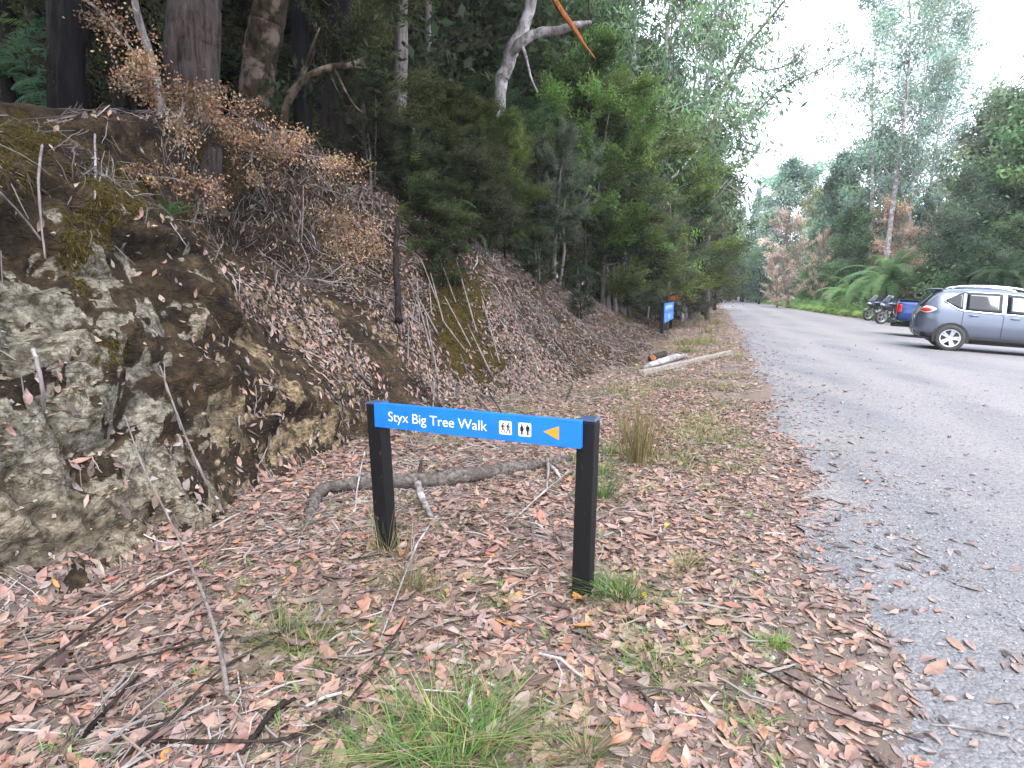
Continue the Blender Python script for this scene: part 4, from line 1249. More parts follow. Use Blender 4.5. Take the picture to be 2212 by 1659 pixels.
# tiny weeds nobody would count
rng = np.random.default_rng(77)
wg = (vis_g * free * sstep(.05, .5, edge) * (1 - sstep(1.6, 3.0, gv)) * (.15 + np.clip(2 * pg, 0, 2))).astype(float)
pos, nm, _, _ = scatter(G, wg, 560, rng)
parts = []
for p in pos:
    parts.append(blades((p[0], p[1], p[2]), int(rng.integers(6, 26)), rng.uniform(.015, .065), .015, .06, .0024, 1.0, [(.14, .29, .05), (.19, .30, .07), (.11, .21, .05), (.26, .28, .10)], rng))
wg2 = (((gu > 5) & (gu < 45)) * free * sstep(.1, .6, edge) * np.clip(pg + .2, 0, 1)).astype(float) / (1 + gu / 12.)
pos, nm, _, _ = scatter(G, np.nan_to_num(wg2), 700, rng)
for p in pos:
    parts.append(blades((p[0], p[1], p[2]), 14, .15, .03, .16, .004, .9, [(.20, .19, .08), (.16, .18, .06), (.3, .25, .13), (.12, .16, .05)], rng))
V_, T_, C_ = join(parts)
tag(link("weeds", tri_data("weeds", V_, T_, M_BLADE, C_)), 'tiny green weeds and sparse grass among the leaves', 'weeds', kind='stuff')
# ------------------------------------------------------------------ vehicles
M_GREYCAR = plain("grey_blue_metallic_paint", (.125, .145, .19), .28, metal=.5, coat=.6)
M_BLUECAR = plain("dark_blue_metallic_paint", (.014, .048, .19), .3, metal=.25, coat=.6)
M_GLASS = plain("tinted_window_glass", (.012, .018, .024), .03, spec=.5)
M_TYRE = plain("dusty_tyre_rubber", (.05, .048, .046), .85, bump=.2, scale=60)
M_ALLOY = plain("silver_alloy", (.62, .63, .65), .3, metal=.85)
M_DARKPL = plain("black_plastic", (.018, .018, .02), .6)
M_CHROME = plain("bright_trim", (.80, .81, .83), .18, metal=.9)
M_RED = plain("red_lamp_lens", (.42, .02, .015), .2, coat=.5)
M_CLEAR = plain("clear_lamp_lens", (.62, .55, .56), .15, coat=.6)
M_BLACKP = plain("black_gloss_paint", (.018, .02, .026), .25, coat=.6)
M_SCREEN = plain("smoked_windscreen", (.05, .06, .08), .15, spec=.5)
M_HELM = plain("dark_helmet_shell", (.045, .05, .075), .22, coat=.7)
M_ENG = plain("bare_metal_castings", (.34, .35, .37), .4, metal=.7)
M_SEAT = plain("black_seat_vinyl", (.02, .02, .022), .6)

def wheel(parent, c, R, wd, rim_r, side, spokes=5, double=True, name="wheel", moto=False):
    e = empty(name, c); e.parent = parent
    m = MB()
    h = wd / 2
    m.lathe_y([(rim_r, -h * .85), (rim_r + .02, -h * .98), ((R + rim_r) / 2, -h * 1.03), (R - .02, -h * .9), (R, -h * .6), (R, 0), (R, h * .6), (R - .02, h * .9), ((R + rim_r) / 2, h * 1.03), (rim_r + .02, h * .98), (rim_r, h * .85)], 36)
    m.build("tyre", M_TYRE, e, smooth=True)
    m = MB()
    s = side
    m.lathe_y([(rim_r, s * h * .86), (rim_r + .004, s * h * .95), (rim_r - .022, s * h * .93), (rim_r - .03, s * h * .4), (rim_r - .03, -s * h * .8)], 36)
    hub = rim_r * .22
    m.lathe_y([(.001, s * h * .80), (hub * .7, s * h * .78), (hub, s * h * .6), (hub, s * h * .1)], 20)
    n = spokes * (2 if double else 1)
    for k in range(n):
        a = 2 * pi * k / n
        if double: a = 2 * pi * (k // 2) / spokes + (.16 if k % 2 else -.16)
        q0 = Vector((hub * .8 * cos(a), s * h * .70, hub * .8 * sin(a))); q1 = Vector(((rim_r - .015) * cos(a), s * h * .80, (rim_r - .015) * sin(a)))
        ln = (q1 - q0).length
        ax = (q1 - q0).normalized(); sd2 = ax.cross(Vector((0, 1, 0))).normalized()
        w0, w1 = (.030, .020) if not moto else (.012, .010)
        rows = [[q + sd2 * a2 * w_ + Vector((0, b2 * .014, 0)) for a2, b2 in ((-1, -1), (1, -1), (1, 1), (-1, 1))] for q, w_ in ((q0, w0), (q1, w1))]
        m.grid(rows, close=True)
    m.build("rim", M_ALLOY, e, smooth=False)
    m = MB(); m.lathe_y([(.001, -s * h * .1), (rim_r * .72, -s * h * .1), (rim_r * .72, -s * h * .3)], 24)
    m.build("brake_disc", M_DARKPL, e)
    return e
class Shell:
    """car side geometry: half sections along the length"""
    def __init__(s, zt, W, zl, belt, tumble=.25):
        s.zt, s.W, s.zl, s.belt, s.tum = [(lambda a: (lambda x: float(np.interp(x, a[0], a[1]))))(a) for a in (zt, W, zl, belt)] + [tumble]
    def half(s, x):
        W, zt, zl, be = s.W(x), s.zt(x), s.zl(x), s.belt(x)
        z4 = min(be, zt - .10)
        t_ = min(1, max(0, (zt - .09 - z4) / .6))
        yr = W * .955 - s.tum * t_
        z6 = zt - .075
        z3 = min(be - .13, zt - .2)
        return [(W * .90, zl), (W * .975, zl + .10), (W, zl + .33), (W * .992, max(z3, zl + .36)), (W * .955, max(z4, zl + .40)), (W * .955 + (yr - W * .955) * .5, (z4 + z6) / 2), (yr, z6), (max(yr - .10, .05), zt - .018), (yr * .5, zt), (0, zt + .01)]
    def y(s, x, z):
        h = s.half(x)[:7]
        return float(np.interp(z, [p[1] for p in h], [p[0] for p in h]))
    def mesh(s, xs, mat, parent, name="body", dx=0):
        m = MB(); rows = []
        for x in xs:
            h = s.half(x)
            full = [(x + dx, -y_, z) for y_, z in h] + [(x + dx, y_, z) for y_, z in reversed(h[:-1])]
            rows.append(full)
        m.grid(rows)
        n = len(rows[0])
        for r0 in (0, (len(xs) - 1) * n):
            f = tuple(range(r0, r0 + n))
            m.F.append(f if r0 == 0 else f[::-1])
        for i in range(len(xs) - 1):
            m.F.append((i * n, (i + 1) * n, (i + 2) * n - 1, (i + 1) * n - 1))
        return m.build(name, mat, parent, smooth=True, subd=1)
    def patch(s, xs, zb, zt_, off, mat, name, parent, side=-1, nz_=6, dx=0):
        rows = []
        for x in xs:
            a, b_ = zb(x), zt_(x)
            rows.append([(x + dx, side * (s.y(x, a + (b_ - a) * k / nz_) + off), a + (b_ - a) * k / nz_) for k in range(nz_ + 1)])
        m = MB(); m.grid(rows)
        o = m.build(name, mat, parent, smooth=True)
        md = o.modifiers.new("thick", 'SOLIDIFY'); md.thickness = .012; md.offset = 0
        return o
def vehicle_frame(name, label, cat, contact, az, ax_y, wb):
    hd = Vector((sin(az), cos(az), 0)); lf = Vector((-hd.y, hd.x, 0))
    o = contact + lf * ax_y
    o = drop(o.x, o.y)
    fz = drop(o.x + hd.x * wb, o.y + hd.y * wb).z
    lz, rz = drop(o.x + lf.x * ax_y, o.y + lf.y * ax_y).z, drop(o.x - lf.x * ax_y, o.y - lf.y * ax_y).z
    e = empty(name, Vector((o.x, o.y, (lz + rz) / 2 - .008)), (math.atan2(lz - rz, 2 * ax_y), math.atan2(o.z - fz, wb), math.atan2(hd.y, hd.x)))
    return tag(e, label, cat)
lin = lambda a, b_, n: [a + (b_ - a) * i / (n - 1) for i in range(n)]

# grey SUV, tail to the road
suv = vehicle_frame("suv_car", 'grey-blue station wagon SUV with silver roof rails parked tail to the road', 'car', gp3(2046, 757), radians(119), .80, 2.70)
DX = -.84
S = Shell(([0, .03, .10, .22, .42, .60, 1.2, 1.8, 2.4, 2.9, 3.25, 3.62, 4.1, 4.45, 4.60, 4.66], [.86, 1.02, 1.16, 1.36, 1.60, 1.665, 1.70, 1.695, 1.65, 1.49, 1.30, 1.08, 1.02, .93, .80, .66]),
          ([0, .05, .2, .5, 1.5, 3.5, 4.2, 4.45, 4.6, 4.66], [.58, .72, .83, .89, .915, .905, .88, .80, .66, .5]),
          ([0, .1, .5, 1, 4, 4.66], [.44, .36, .31, .28, .26, .30]), ([0, .4, 1.5, 3.3, 4.66], [1.13, 1.12, 1.06, .99, .93]), .26)
S.mesh([0, .03, .08, .15, .22, .32, .42, .5, .6, .8, 1, 1.2, 1.5, 1.8, 2.1, 2.4, 2.65, 2.9, 3.08, 3.25, 3.45, 3.62, 3.85, 4.1, 4.3, 4.45, 4.55, 4.62, 4.66], M_GREYCAR, suv, dx=DX)
for sd2 in (-1, 1):
    up = lambda x: min(S.zt(x) - .115, 1.36 + (x - .62) * .62)
    lo = lambda x: max(S.belt(x) + .035, 1.34 - (x - .62) * .62)
    for a, b_ in ((.64, 1.02), (1.09, 1.86), (1.96, 2.98)):
        wn_ = S.patch(lin(a, b_, 10), lo, lambda x: max(up(x), lo(x) + .004), .004, M_GLASS, "window", suv, sd2, dx=DX)
    S.patch(lin(.60, 3.1, 24), lambda x: lo(x) - .034, lambda x: lo(x) - .006, .010, M_CHROME, "window_trim", suv, sd2, 2, dx=DX)
    S.patch(lin(1.0, 3.05, 16), lambda x: up(x) + .006, lambda x: up(x) + .026, .004, M_CHROME, "window_trim", suv, sd2, 2, dx=DX)
    S.patch(lin(.16, 4.3, 20), lambda x: S.zl(x) + .0, lambda x: S.zl(x) + .115, .007, M_DARKPL, "sill_cladding", suv, sd2, 2, dx=DX)
    for xs_, z0, z1 in ((1.045, .52, 1.08), (1.91, .42, 1.04), (3.02, .42, 1.0)):
        S.patch([xs_ - .004, xs_ + .004], lambda x: z0, lambda x: z1, .0015, M_DARKPL, "door_seam", suv, sd2, 6, dx=DX)
    for xs_, zz_ in ((1.28, .985), (2.16, .955)):
        m = MB(); m.ball((xs_ + DX, sd2 * (S.y(xs_, zz_) + .022), zz_), (.115, .02, .022), 14, 8)
        m.build("door_handle", M_GREYCAR, suv, smooth=True)
    S.patch(lin(.055, .44, 10), lambda x: 1.10 - .10 * sin(pi * (x - .0) / .46) - .0, lambda x: min(1.10 + .085 * sin(pi * (x + .03) / .52), S.zt(x) - .08), .012, M_CLEAR, "tail_lamp", suv, sd2, 5, dx=DX)
    S.patch(lin(.10, .34, 8), lambda x: 1.06 - .03 * sin(pi * (x - .1) / .24), lambda x: min(1.10 + .04 * sin(pi * (x - .1) / .24), S.zt(x) - .09), .019, M_RED, "tail_lamp", suv, sd2, 4, dx=DX)
    m = MB()
    P_, R_ = dense([(.72 + DX, sd2 * .66, S.zt(.72) - .02), (.9 + DX, sd2 * .66, S.zt(.9) + .06), (1.6 + DX, sd2 * .665, S.zt(1.6) + .075), (2.2 + DX, sd2 * .65, S.zt(2.2) + .055), (2.5 + DX, sd2 * .63, S.zt(2.5) - .02)], [.02, .024, .024, .024, .018], 6, 0)
    m.tube(P_, R_, 8); m.build("roof_rail", M_CHROME, suv, smooth=True)
    m = MB(); m.ball((3.0 + DX, sd2 * 1.01, 1.09), (.075, .11, .085), 14, 10); m.box((3.03 + DX, sd2 * .92, 1.05), (.06, .12, .05))
    m.build("side_mirror", M_GREYCAR, suv, smooth=True)
    for xc in (0, 2.70):
        arc = [(xc + .415 * cos(radians(a)), .36 + .405 * sin(radians(a))) for a in range(-18, 199, 12)]
        yy = S.W(xc - DX)
        m = MB(); m.prism(arc, lambda p: (p[0], sd2 * (yy + .004), p[1]), lambda p: (p[0], sd2 * (yy - .05), p[1]))
        m.build("wheel_arch", M_DARKPL, suv)
        wheel(suv, (xc, sd2 * .825, .352), .352, .225, .235, sd2)
rows = []
for z in lin(1.17, 1.56, 7):
    x = float(np.interp(z + .02, [1.02, 1.16, 1.36, 1.60], [.03, .10, .22, .42]))
    yr = S.W(x) * .955 - .26 * min(1, max(0, (z - 1.1) / .55)) - .03
    rows.append([(x + DX - .015 - .03 * (1 - (k / 8 * 2 - 1) ** 2), yr * (k / 8 * 2 - 1), z) for k in range(9)])
m = MB(); m.grid(rows); o = m.build("rear_window", M_GLASS, suv, smooth=True); md = o.modifiers.new("thick", 'SOLIDIFY'); md.thickness = .01
m = MB(); m.box((.40 + DX, 0, 1.655), (.30, 1.24, .03), ch=.01); m.build("spoiler", M_GREYCAR, suv)
m = MB(); m.box((.09 + DX, 0, .47), (.16, 1.24, .10), ch=.04); m.build("rear_bumper", M_DARKPL, suv)
m = MB(); m.box((2.2 + DX, 0, .27), (3.6, 1.45, .10)); m.build("underbody", M_DARKPL, suv)

# blue pickup behind it
pk = vehicle_frame("pickup_truck", 'dark blue pickup truck with red tail lamp half hidden by the grey car', 'pickup truck', gp3(1992, 730), radians(121), .80, 3.15)
DX = -.88
T = Shell(([0, .02, 1.55, 1.6, 5.3], [1.26, 1.30, 1.31, 1.31, 1.31]), ([0, .04, .12, 5.3], [.82, .90, .925, .925]), ([0, .6, 5.3], [.58, .46, .42]), ([0, 5.3], [1.02, 1.02]), .02)
T.mesh([0, .03, .1, .3, .6, 1, 1.3, 1.55], M_BLUECAR, pk, "cargo_bed", dx=DX)
Cb = Shell(([1.58, 1.66, 1.9, 2.6, 3.1, 3.75, 4.2, 4.9, 5.2, 5.28], [1.3, 1.64, 1.83, 1.86, 1.79, 1.36, 1.25, 1.16, .98, .82]), ([1.58, 4.6, 5, 5.28], [.92, .925, .88, .65]), ([1.58, 5.28], [.44, .44]), ([1.58, 5.28], [1.12, 1.06]), .24)
Cb.mesh([1.58, 1.66, 1.78, 1.9, 2.2, 2.6, 2.85, 3.1, 3.4, 3.75, 4.0, 4.2, 4.6, 4.9, 5.1, 5.2, 5.28], M_BLUECAR, pk, "cab", dx=DX)
for sd2 in (-1, 1):
    for a, b_ in ((1.85, 2.55), (2.65, 3.35)):
        Cb.patch(lin(a, b_, 8), lambda x: Cb.belt(x) + .04, lambda x: max(Cb.zt(x) - .12, Cb.belt(x) + .05), .004, M_GLASS, "window", pk, sd2, dx=DX)
    T.patch(lin(.012, .13, 6), lambda x: .86 + x * .2, lambda x: 1.18 - x * .15, .012, M_RED, "tail_lamp", pk, sd2, dx=DX)
    m = MB(); m.box((-.008 + DX, sd2 * .80, 1.0), (.03, .11, .38), ch=.008); m.build("tail_lamp", M_RED, pk)
    for xc in (0, 3.15):
        arc = [(xc + .47 * cos(radians(a)), .40 + .46 * sin(radians(a))) for a in range(-8, 189, 12)]
        m = MB(); m.prism(arc, lambda p: (p[0], sd2 * .935, p[1]), lambda p: (p[0], sd2 * .88, p[1]))
        m.build("wheel_arch", M_DARKPL, pk)
        wheel(pk, (xc, sd2 * .83, .385), .385, .25, .225, sd2, 6, False)
    m = MB(); m.box((.46, sd2 * .86, .30), (.02, .24, .36)); m.build("mud_flap", M_DARKPL, pk)
m = MB(); m.box((-.04 + DX, 0, .55), (.16, 1.72, .16), ch=.04); m.build("rear_bumper", M_DARKPL, pk)
m = MB(); m.box((.75 + DX, 0, 1.325), (1.46, 1.62, .03), ch=.01); m.build("tonneau_cover", M_DARKPL, pk)
m = MB(); m.tube([(1.50 + DX, -.72, 1.30), (1.35 + DX, -.66, 1.62), (1.35 + DX, .66, 1.62), (1.50 + DX, .72, 1.30)], .04, 10); m.build("sports_bar", M_CHROME, pk, smooth=True)
m = MB(); m.box((.75 + DX, -.25, 1.38), (.55, .5, .09), rot=Matrix.Rotation(.12, 3, 'Y').to_euler(), ch=.02); m.build("folded_cover", M_DARKPL, pk)
m = MB(); m.box((1.4, 0, .42), (4.8, 1.1, .14)); m.build("chassis", M_DARKPL, pk)

# two touring motorcycles
def motorbike():
    e = empty("motorcycle", (0, 0, 0))
    def P(m, name, mat, smooth=True, par=None): return m.build(name, mat, par or e, smooth=smooth)
    wheel(e, (.80, 0, .34), .34, .13, .25, 1, 5, True, "front_wheel", True)
    wheel(e, (-.72, 0, .33), .33, .17, .23, 1, 5, True, "rear_wheel", True)
    m = MB()
    for s in (-1, 1): m.tube([(.80, s * .095, .34), (.70, s * .095, .66), (.60, s * .095, .98)], [.028, .028, .024], 8)
    P(m, "fork", M_ENG)
    m = MB(); rows = []
    for k in range(9):
        a = radians(20 + k * 15); rows.append([(.80 + .375 * cos(a), y_, .34 + (.375 + .012 * (1 - abs(y_) / .08)) * sin(a)) for y_ in (-.08, -.04, 0, .04, .08)])
    m.grid(rows); o = P(m, "front_mudguard", M_BLACKP); md = o.modifiers.new("thick", 'SOLIDIFY'); md.thickness = .008
    m = MB()
    for x, r0, z0 in ((0, 0, 0),):
        rows = []
        for x, hw, zl_, zh in ((1.02, .03, .86, .90), (.90, .10, .78, .98), (.72, .20, .66, 1.06), (.50, .26, .62, 1.08), (.28, .25, .66, 1.06), (.05, .18, .72, .98), (-.05, .10, .76, .92)):
            rows.append([(x, hw * cos(2 * pi * k / 14), (zl_ + zh) / 2 + (zh - zl_) / 2 * sin(2 * pi * k / 14)) for k in range(14)])
        m.grid(rows, close=True); m.F += [tuple(range(13, -1, -1)), tuple(range(84, 98))]
    o = P(m, "tank_fairing", M_BLACKP); md = o.modifiers.new("s", 'SUBSURF'); md.levels = md.render_levels = 1
    m = MB()
    for s in (-1, 1):
        m.tube([(.86, s * .09, .96), (.62, s * .22, 1.04), (.36, s * .25, 1.02), (.1, s * .22, .90)], [.03, .045, .04, .02], 8)
    P(m, "side_panel", plain("blue_white_panel", (.16, .20, .42), .3, coat=.5))
    m = MB()
    for s in (-1, 1): m.ball((.90, s * .07, .94), (.05, .055, .05), 12, 8)
    P(m, "headlight", M_CLEAR)
    m = MB(); rows = []
    for k in range(6):
        t_ = k / 5; rows.append([(.86 - .24 * t_ - .05 * abs(j - 3) / 3, .20 * (j - 3) / 3 * (1 - .25 * t_), 1.03 + .38 * t_) for j in range(7)])
    m.grid(rows); o = P(m, "windscreen", M_SCREEN); md = o.modifiers.new("thick", 'SOLIDIFY'); md.thickness = .006
    m = MB(); m.tube([(.50, -.46, 1.10), (.58, -.22, 1.14), (.60, 0, 1.10), (.58, .22, 1.14), (.50, .46, 1.10)], .014, 8)
    for s in (-1, 1): m.tube([(.50, s * .40, 1.105), (.49, s * .50, 1.09)], .022, 8)
    P(m, "handlebar", M_DARKPL)
    for s in (-1, 1):
        m = MB(); m.tube([(.54, s * .34, 1.12), (.52, s * .42, 1.26)], .007, 6); m.ball((.51, s * .44, 1.29), (.02, .075, .045), 12, 8)
        P(m, "mirror", M_DARKPL)
        m = MB(); m.tube([(.12, s * .10, .46), (.14, s * .24, .46), (.14, s * .36, .47)], [.10, .09, .075], 12); m.box((.14, s * .385, .47), (.16, .03, .12), ch=.012)
        P(m, "cylinder", M_ENG)
        m = MB(); m.tube([(.42, s * .20, .78), (.50, s * .32, .60), (.34, s * .42, .42), (.02, s * .40, .40), (-.1, s * .2, .46)], .015, 8)
        P(m, "crash_bar", M_ENG)
        m = MB(); m.box((-.62, s * .38, .72), (.46, .24, .36), ch=.04); P(m, "pannier", M_ALLOY if s > 0 else M_ALLOY, False)
    m = MB(); m.box((.02, 0, .48), (.52, .30, .38), ch=.06); m.box((.16, 0, .30), (.4, .22, .08), ch=.02); P(m, "engine", M_DARKPL, False)
    m = MB(); m.tube([(.05, 0, .86), (-.25, 0, .84), (-.6, 0, .90), (-.95, 0, .93)], [.10, .14, .15, .09], 12); P(m, "seat", M_SEAT)
    m = MB(); m.tube([(-.05, -.12, .40), (-.72, -.10, .33)], .045, 8); m.tube([(.45, 0, .95), (-.1, 0, .6), (-.5, 0, .75), (-1.0, 0, .78)], [.03] * 4, 8); P(m, "frame", M_DARKPL)
    m = MB(); m.tube([(.2, .14, .30), (-.3, .17, .32), (-.55, .20, .40), (-1.0, .24, .52)], [.03, .035, .06, .055], 10); P(m, "exhaust", M_ENG)
    m = MB(); m.box((-.98, 0, .84), (.08, .16, .06), ch=.01); P(m, "tail_lamp", M_RED, False)
    m = MB(); m.tube([(-.05, .16, .28), (-.12, .34, .0)], .014, 6); P(m, "side_stand", M_DARKPL)
    return e
def place_bike(e, front_px, az, lean_=-.12):
    c = gp3(*front_px); hd = Vector((sin(az), cos(az), 0))
    o = c - hd * .80
    f, r_ = drop(c.x, c.y).z, drop(o.x - hd.x * .72, o.y - hd.y * .72).z
    e.location = (o.x, o.y, (f * .47 + r_ * .53))
    e.scale = (1.1, 1.1, 1.1)
    e.rotation_euler = (lean_, -math.atan2(f - r_, 1.52), math.atan2(hd.y, hd.x))
    return o, hd
GB = "parked touring motorcycles"
b1 = motorbike()
tag(b1, 'farther black touring motorcycle with tall windscreen, its front wheel in full view', 'motorcycle', GB)
b2 = copy_tree(b1)
b2['label'] = 'nearer dark touring motorcycle partly hidden by the blue pickup, helmet on it'
place_bike(b1, (1876, 692.5), radians(262))
o2, hd2 = place_bike(b2, (1904, 700), radians(262))
hp = Vector(b2.location) + hd2 * .30 + Vector((0, 0, 1.38))
m = MB(); hl = empty("helmet", hp)
tag(hl, 'dark round helmet resting on the nearer motorcycle', 'helmet')
m.ball((0, 0, .02), (.17, .145, .16), 20, 14); m.build("shell", M_HELM, hl, smooth=True)
m = MB(); m.ball((.03, 0, .01), (.15, .135, .085), 20, 10); m.build("visor", M_GLASS, hl, smooth=True)
m = MB(); m.tube([(0, 0, -.15), (0, 0, -.10)], [.11, .12], 16); m.build("neck_roll", M_SEAT, hl, smooth=True)
hl.rotation_euler = (0, .0, math.atan2(hd2.y, hd2.x))
# ------------------------------------------------------------------ trees and shrubs
def tube_np(pts, rad, n=6):
    m = MB(); m.tube(pts, rad, n, cap=True)
    V = np.array([tuple(v) for v in m.V])
    T = []
    for f in m.F:
        for k in range(1, len(f) - 1): T.append((f[0], f[k], f[k + 1]))
    return V, np.array(T)
def joinvt(L):
    o, VV, TT = 0, [], []
    for V, T in L:
        VV.append(V); TT.append(T + o); o += len(V)
    return np.concatenate(VV), np.concatenate(TT)
PROF = {
    'round': lambda f: max(.12, sin(pi * (.12 + .82 * f))) ** .7,
    'cone': lambda f: 1.02 - .9 * f,
    'top': lambda f: .45 + .75 * sin(pi * (.15 + .75 * f)),
    'col': lambda f: .75 + .3 * sin(pi * f) - .35 * f ** 3,
    'wide': lambda f: .7 + .6 * f - .75 * f ** 4,
}
def leaves_at(cen, outd, nleaf, cr, ll, lw, droop, rng, flat=.75, cvar=.3, feather=0):
    """clumps of rhombic leaves around given centres"""
    nc = len(cen)
    cnt = np.maximum(2, (nleaf * rng.uniform(.5, 1.5, nc))).astype(int)
    idx = np.repeat(np.arange(nc), cnt)
    n = len(idx)
    crs = cr * rng.uniform(.7, 1.3, nc)
    P = cen[idx] + rng.normal(0, 1, (n, 3)) * crs[idx, None] * np.array([1, 1, flat]) * .6
    if feather:                                    # long sprays: leaves strung along the twig
        P = cen[idx] + outd[idx] * (rng.uniform(-1.2, 1.0, n) * crs[idx])[:, None] + rng.normal(0, 1, (n, 3)) * crs[idx, None] * .2 + np.array([0, 0, -.12]) * crs[idx, None]
    D = unit(outd[idx] * (.5 + feather) + rng.normal(0, .75, (n, 3)) + np.array([0, 0, -droop]))
    Nn = unit(np.cross(D, rng.normal(0, 1, (n, 3))))
    Nn = np.where(Nn[:, 2:3] < 0, -Nn, Nn)
    S = np.cross(D, Nn)
    L = ll * rng.uniform(.65, 1.3, n); W = lw * rng.uniform(.7, 1.25, n)
    V, T = stamp(T_SIMPLE_V, T_SIMPLE_T, P, S, D, Nn, W, L, np.zeros(n))
    cb_ = rng.uniform(1 - cvar, 1 + cvar, (nc, 1)) * np.stack([rng.uniform(.85, 1.2, nc), np.ones(nc), rng.uniform(.8, 1.15, nc)], 1)
    sz = 1.1 / max(.25, cr * 2)
    C = cb_[idx] * rng.uniform(.7, 1.3, (n, 1)) * np.clip(1 + .95 * fbm(P * sz * .6 + 31.7, 2, 19), .4, 1.8)[:, None]   # older and newer growth in patches
    return V, T, np.repeat(C, 4, 0)
def make_tree(seed, H, r0, cb, R, nl, sub, nleaf, ll, lw, cr, droop=.3, up=.5, shape='round', stems=1, twigs_=True, bend=0.0, spread=.0, cvar=.3, dead=0, feather=0):
    """-> wood (V,T), leaves (V,T,C).  Base at the origin, height H."""
    rng = np.random.default_rng(seed)
    wood_, cen, outd = [], [], []
    for st in range(stems):
        n = 10
        z = np.linspace(-.25, H * .96, n)
        dr = rng.normal(0, 1, 2) * spread * H
        off = np.cumsum(rng.normal(0, .012 * H, (n, 2)), 0) * np.linspace(0, 1, n)[:, None] + np.outer(np.linspace(0, 1, n) ** 1.2, dr)
        x0 = rng.normal(0, .10 * (stems > 1), 2) * R * .6
        tr = np.column_stack([off + x0, z])
        rad = r0 * (1 - .86 * np.linspace(0, 1, n)) * (1.0 if st == 0 else rng.uniform(.5, .9))
        rad[0] *= 1.5; rad[1] *= 1.08
        wood_.append(tube_np([Vector(p) for p in tr], list(rad), 10))
        nlk = nl // stems
        for k in range(nlk):
            f = (k + rng.uniform(.2, .8)) / nlk
            h = cb + (H * .97 - cb) * f
            L = R * PROF[shape](f) * rng.uniform(.6, 1.15)
            az = k * 2.4 + rng.uniform(-.6, .6)
            el = up * (.6 + .8 * f) + rng.normal(0, .18)
            base = np.array([np.interp(h, z, tr[:, 0]), np.interp(h, z, tr[:, 1]), h])
            rb = max(.008, np.interp(h, z, rad) * .42)
            pts = [base]
            m_ = 5
            for q in range(m_):
                dv = np.array([cos(az) * cos(el), sin(az) * cos(el), sin(el)])
                pts.append(pts[-1] + dv * L / m_)
                el += bend / m_ + rng.normal(0, .12)
                az += rng.normal(0, .16)
            pts = np.array(pts)
            wood_.append(tube_np([Vector(p) for p in pts], list(rb * np.linspace(1, .22, m_ + 1)), 5))
            od = unit(pts[-1] - pts[0])
            cen.append(pts[-1]); outd.append(od)
            for s_i in range(sub):
                t_ = rng.uniform(.3, 1.0) * m_
                i0 = min(int(t_), m_ - 1)
                b0 = pts[i0] + (pts[i0 + 1] - pts[i0]) * (t_ - i0)
                dv = unit(od + rng.normal(0, .65, 3) + np.array([0, 0, .12]))
                l2 = L * rng.uniform(.14, .38)
                e_ = b0 + dv * l2
                if twigs_: wood_.append(tube_np([Vector(b0), Vector(b0 + dv * l2 * .5 + rng.normal(0, .04, 3) * l2), Vector(e_)], [rb * .35, rb * .25, rb * .1], 4))
                cen.append(e_); outd.append(dv)
                if rng.random() < .6:
                    cen.append(b0 + dv * l2 * .5); outd.append(dv)
        if not dead:
            cen.append(tr[-1]); outd.append(np.array([0, 0, 1.]))
    return joinvt(wood_), leaves_at(np.array(cen), np.array(outd), nleaf, cr, ll, lw, droop, rng, cvar=cvar, feather=feather)
PROTO = {}
def proto(key, bark, **kw):
    W_, Lv = make_tree(**kw)
    me_w = tri_data("trunk", W_[0], W_[1], bark, smooth=True)
    me_l = tri_data("crown", Lv[0], Lv[1], M_LEAF, Lv[2])
    PROTO[key] = (me_w, me_l, kw['H'])
for i in range(4):   # dense dark rainforest bush trees
    proto('bush%d' % i, M_BARK_DARK, seed=100 + i, H=8, r0=.13, cb=.7, R=2.9, nl=34, sub=6, nleaf=44, ll=.17, lw=.035, cr=.42, droop=.15, up=.35, shape=['round', 'col', 'round', 'wide'][i])
for i in range(4):   # fine-leaved tea-tree shrubs on bare stems
    proto('tea%d' % i, M_BARK_GREY, seed=120 + i, H=8, r0=.09, cb=1.9 if i < 1 else .4, R=2.6, nl=54, sub=10, nleaf=90, ll=.115, lw=.0155, cr=.36, droop=.12, up=.65, feather=.9, cvar=.42, shape=['round', 'wide', 'round', 'col'][i], stems=3, spread=.07)
for i in range(3):   # broad-leaved gum regrowth with hanging leaves
    proto('gum%d' % i, M_BARK_PALE, seed=140 + i, H=11, r0=.15, cb=2.2, R=3.0, nl=32, sub=6, nleaf=17, ll=.26, lw=.032, cr=.46, droop=1.1, up=.75, shape=['round', 'col', 'top'][i])
for i in range(3):   # tall slim gums with open crowns
    proto('tall%d' % i, M_BARK_PALE, seed=160 + i, H=26, r0=.20, cb=8.5, R=4.4, nl=34, sub=7, nleaf=17, ll=.34, lw=.06, cr=.75, droop=.5, up=.85, shape=['round', 'round', 'col'][i], bend=-.2)
for i in range(3):   # rounded mid-green trees
    proto('mid%d' % i, M_BARK_GREY, seed=180 + i, H=14, r0=.22, cb=1.0, R=4.0, nl=44, sub=8, nleaf=40, ll=.30, lw=.075, cr=.65, droop=.25, up=.4, shape=['round', 'cone', 'col'][i])
for i in range(2):   # brown dead shrubs
    proto('dead%d' % i, M_BARK_GREY, seed=200 + i, H=9, r0=.10, cb=.6, R=2.7, nl=34, sub=6, nleaf=34, ll=.16, lw=.034, cr=.48, droop=.4, up=.75, shape=['col', 'round'][i], stems=2, spread=.07, feather=.5, cvar=.4)
proto('canopy', M_BARK_DARK, seed=230, H=18, r0=.26, cb=8, R=5.2, nl=44, sub=8, nleaf=42, ll=.24, lw=.06, cr=.7, droop=.3, up=.3, shape='round')
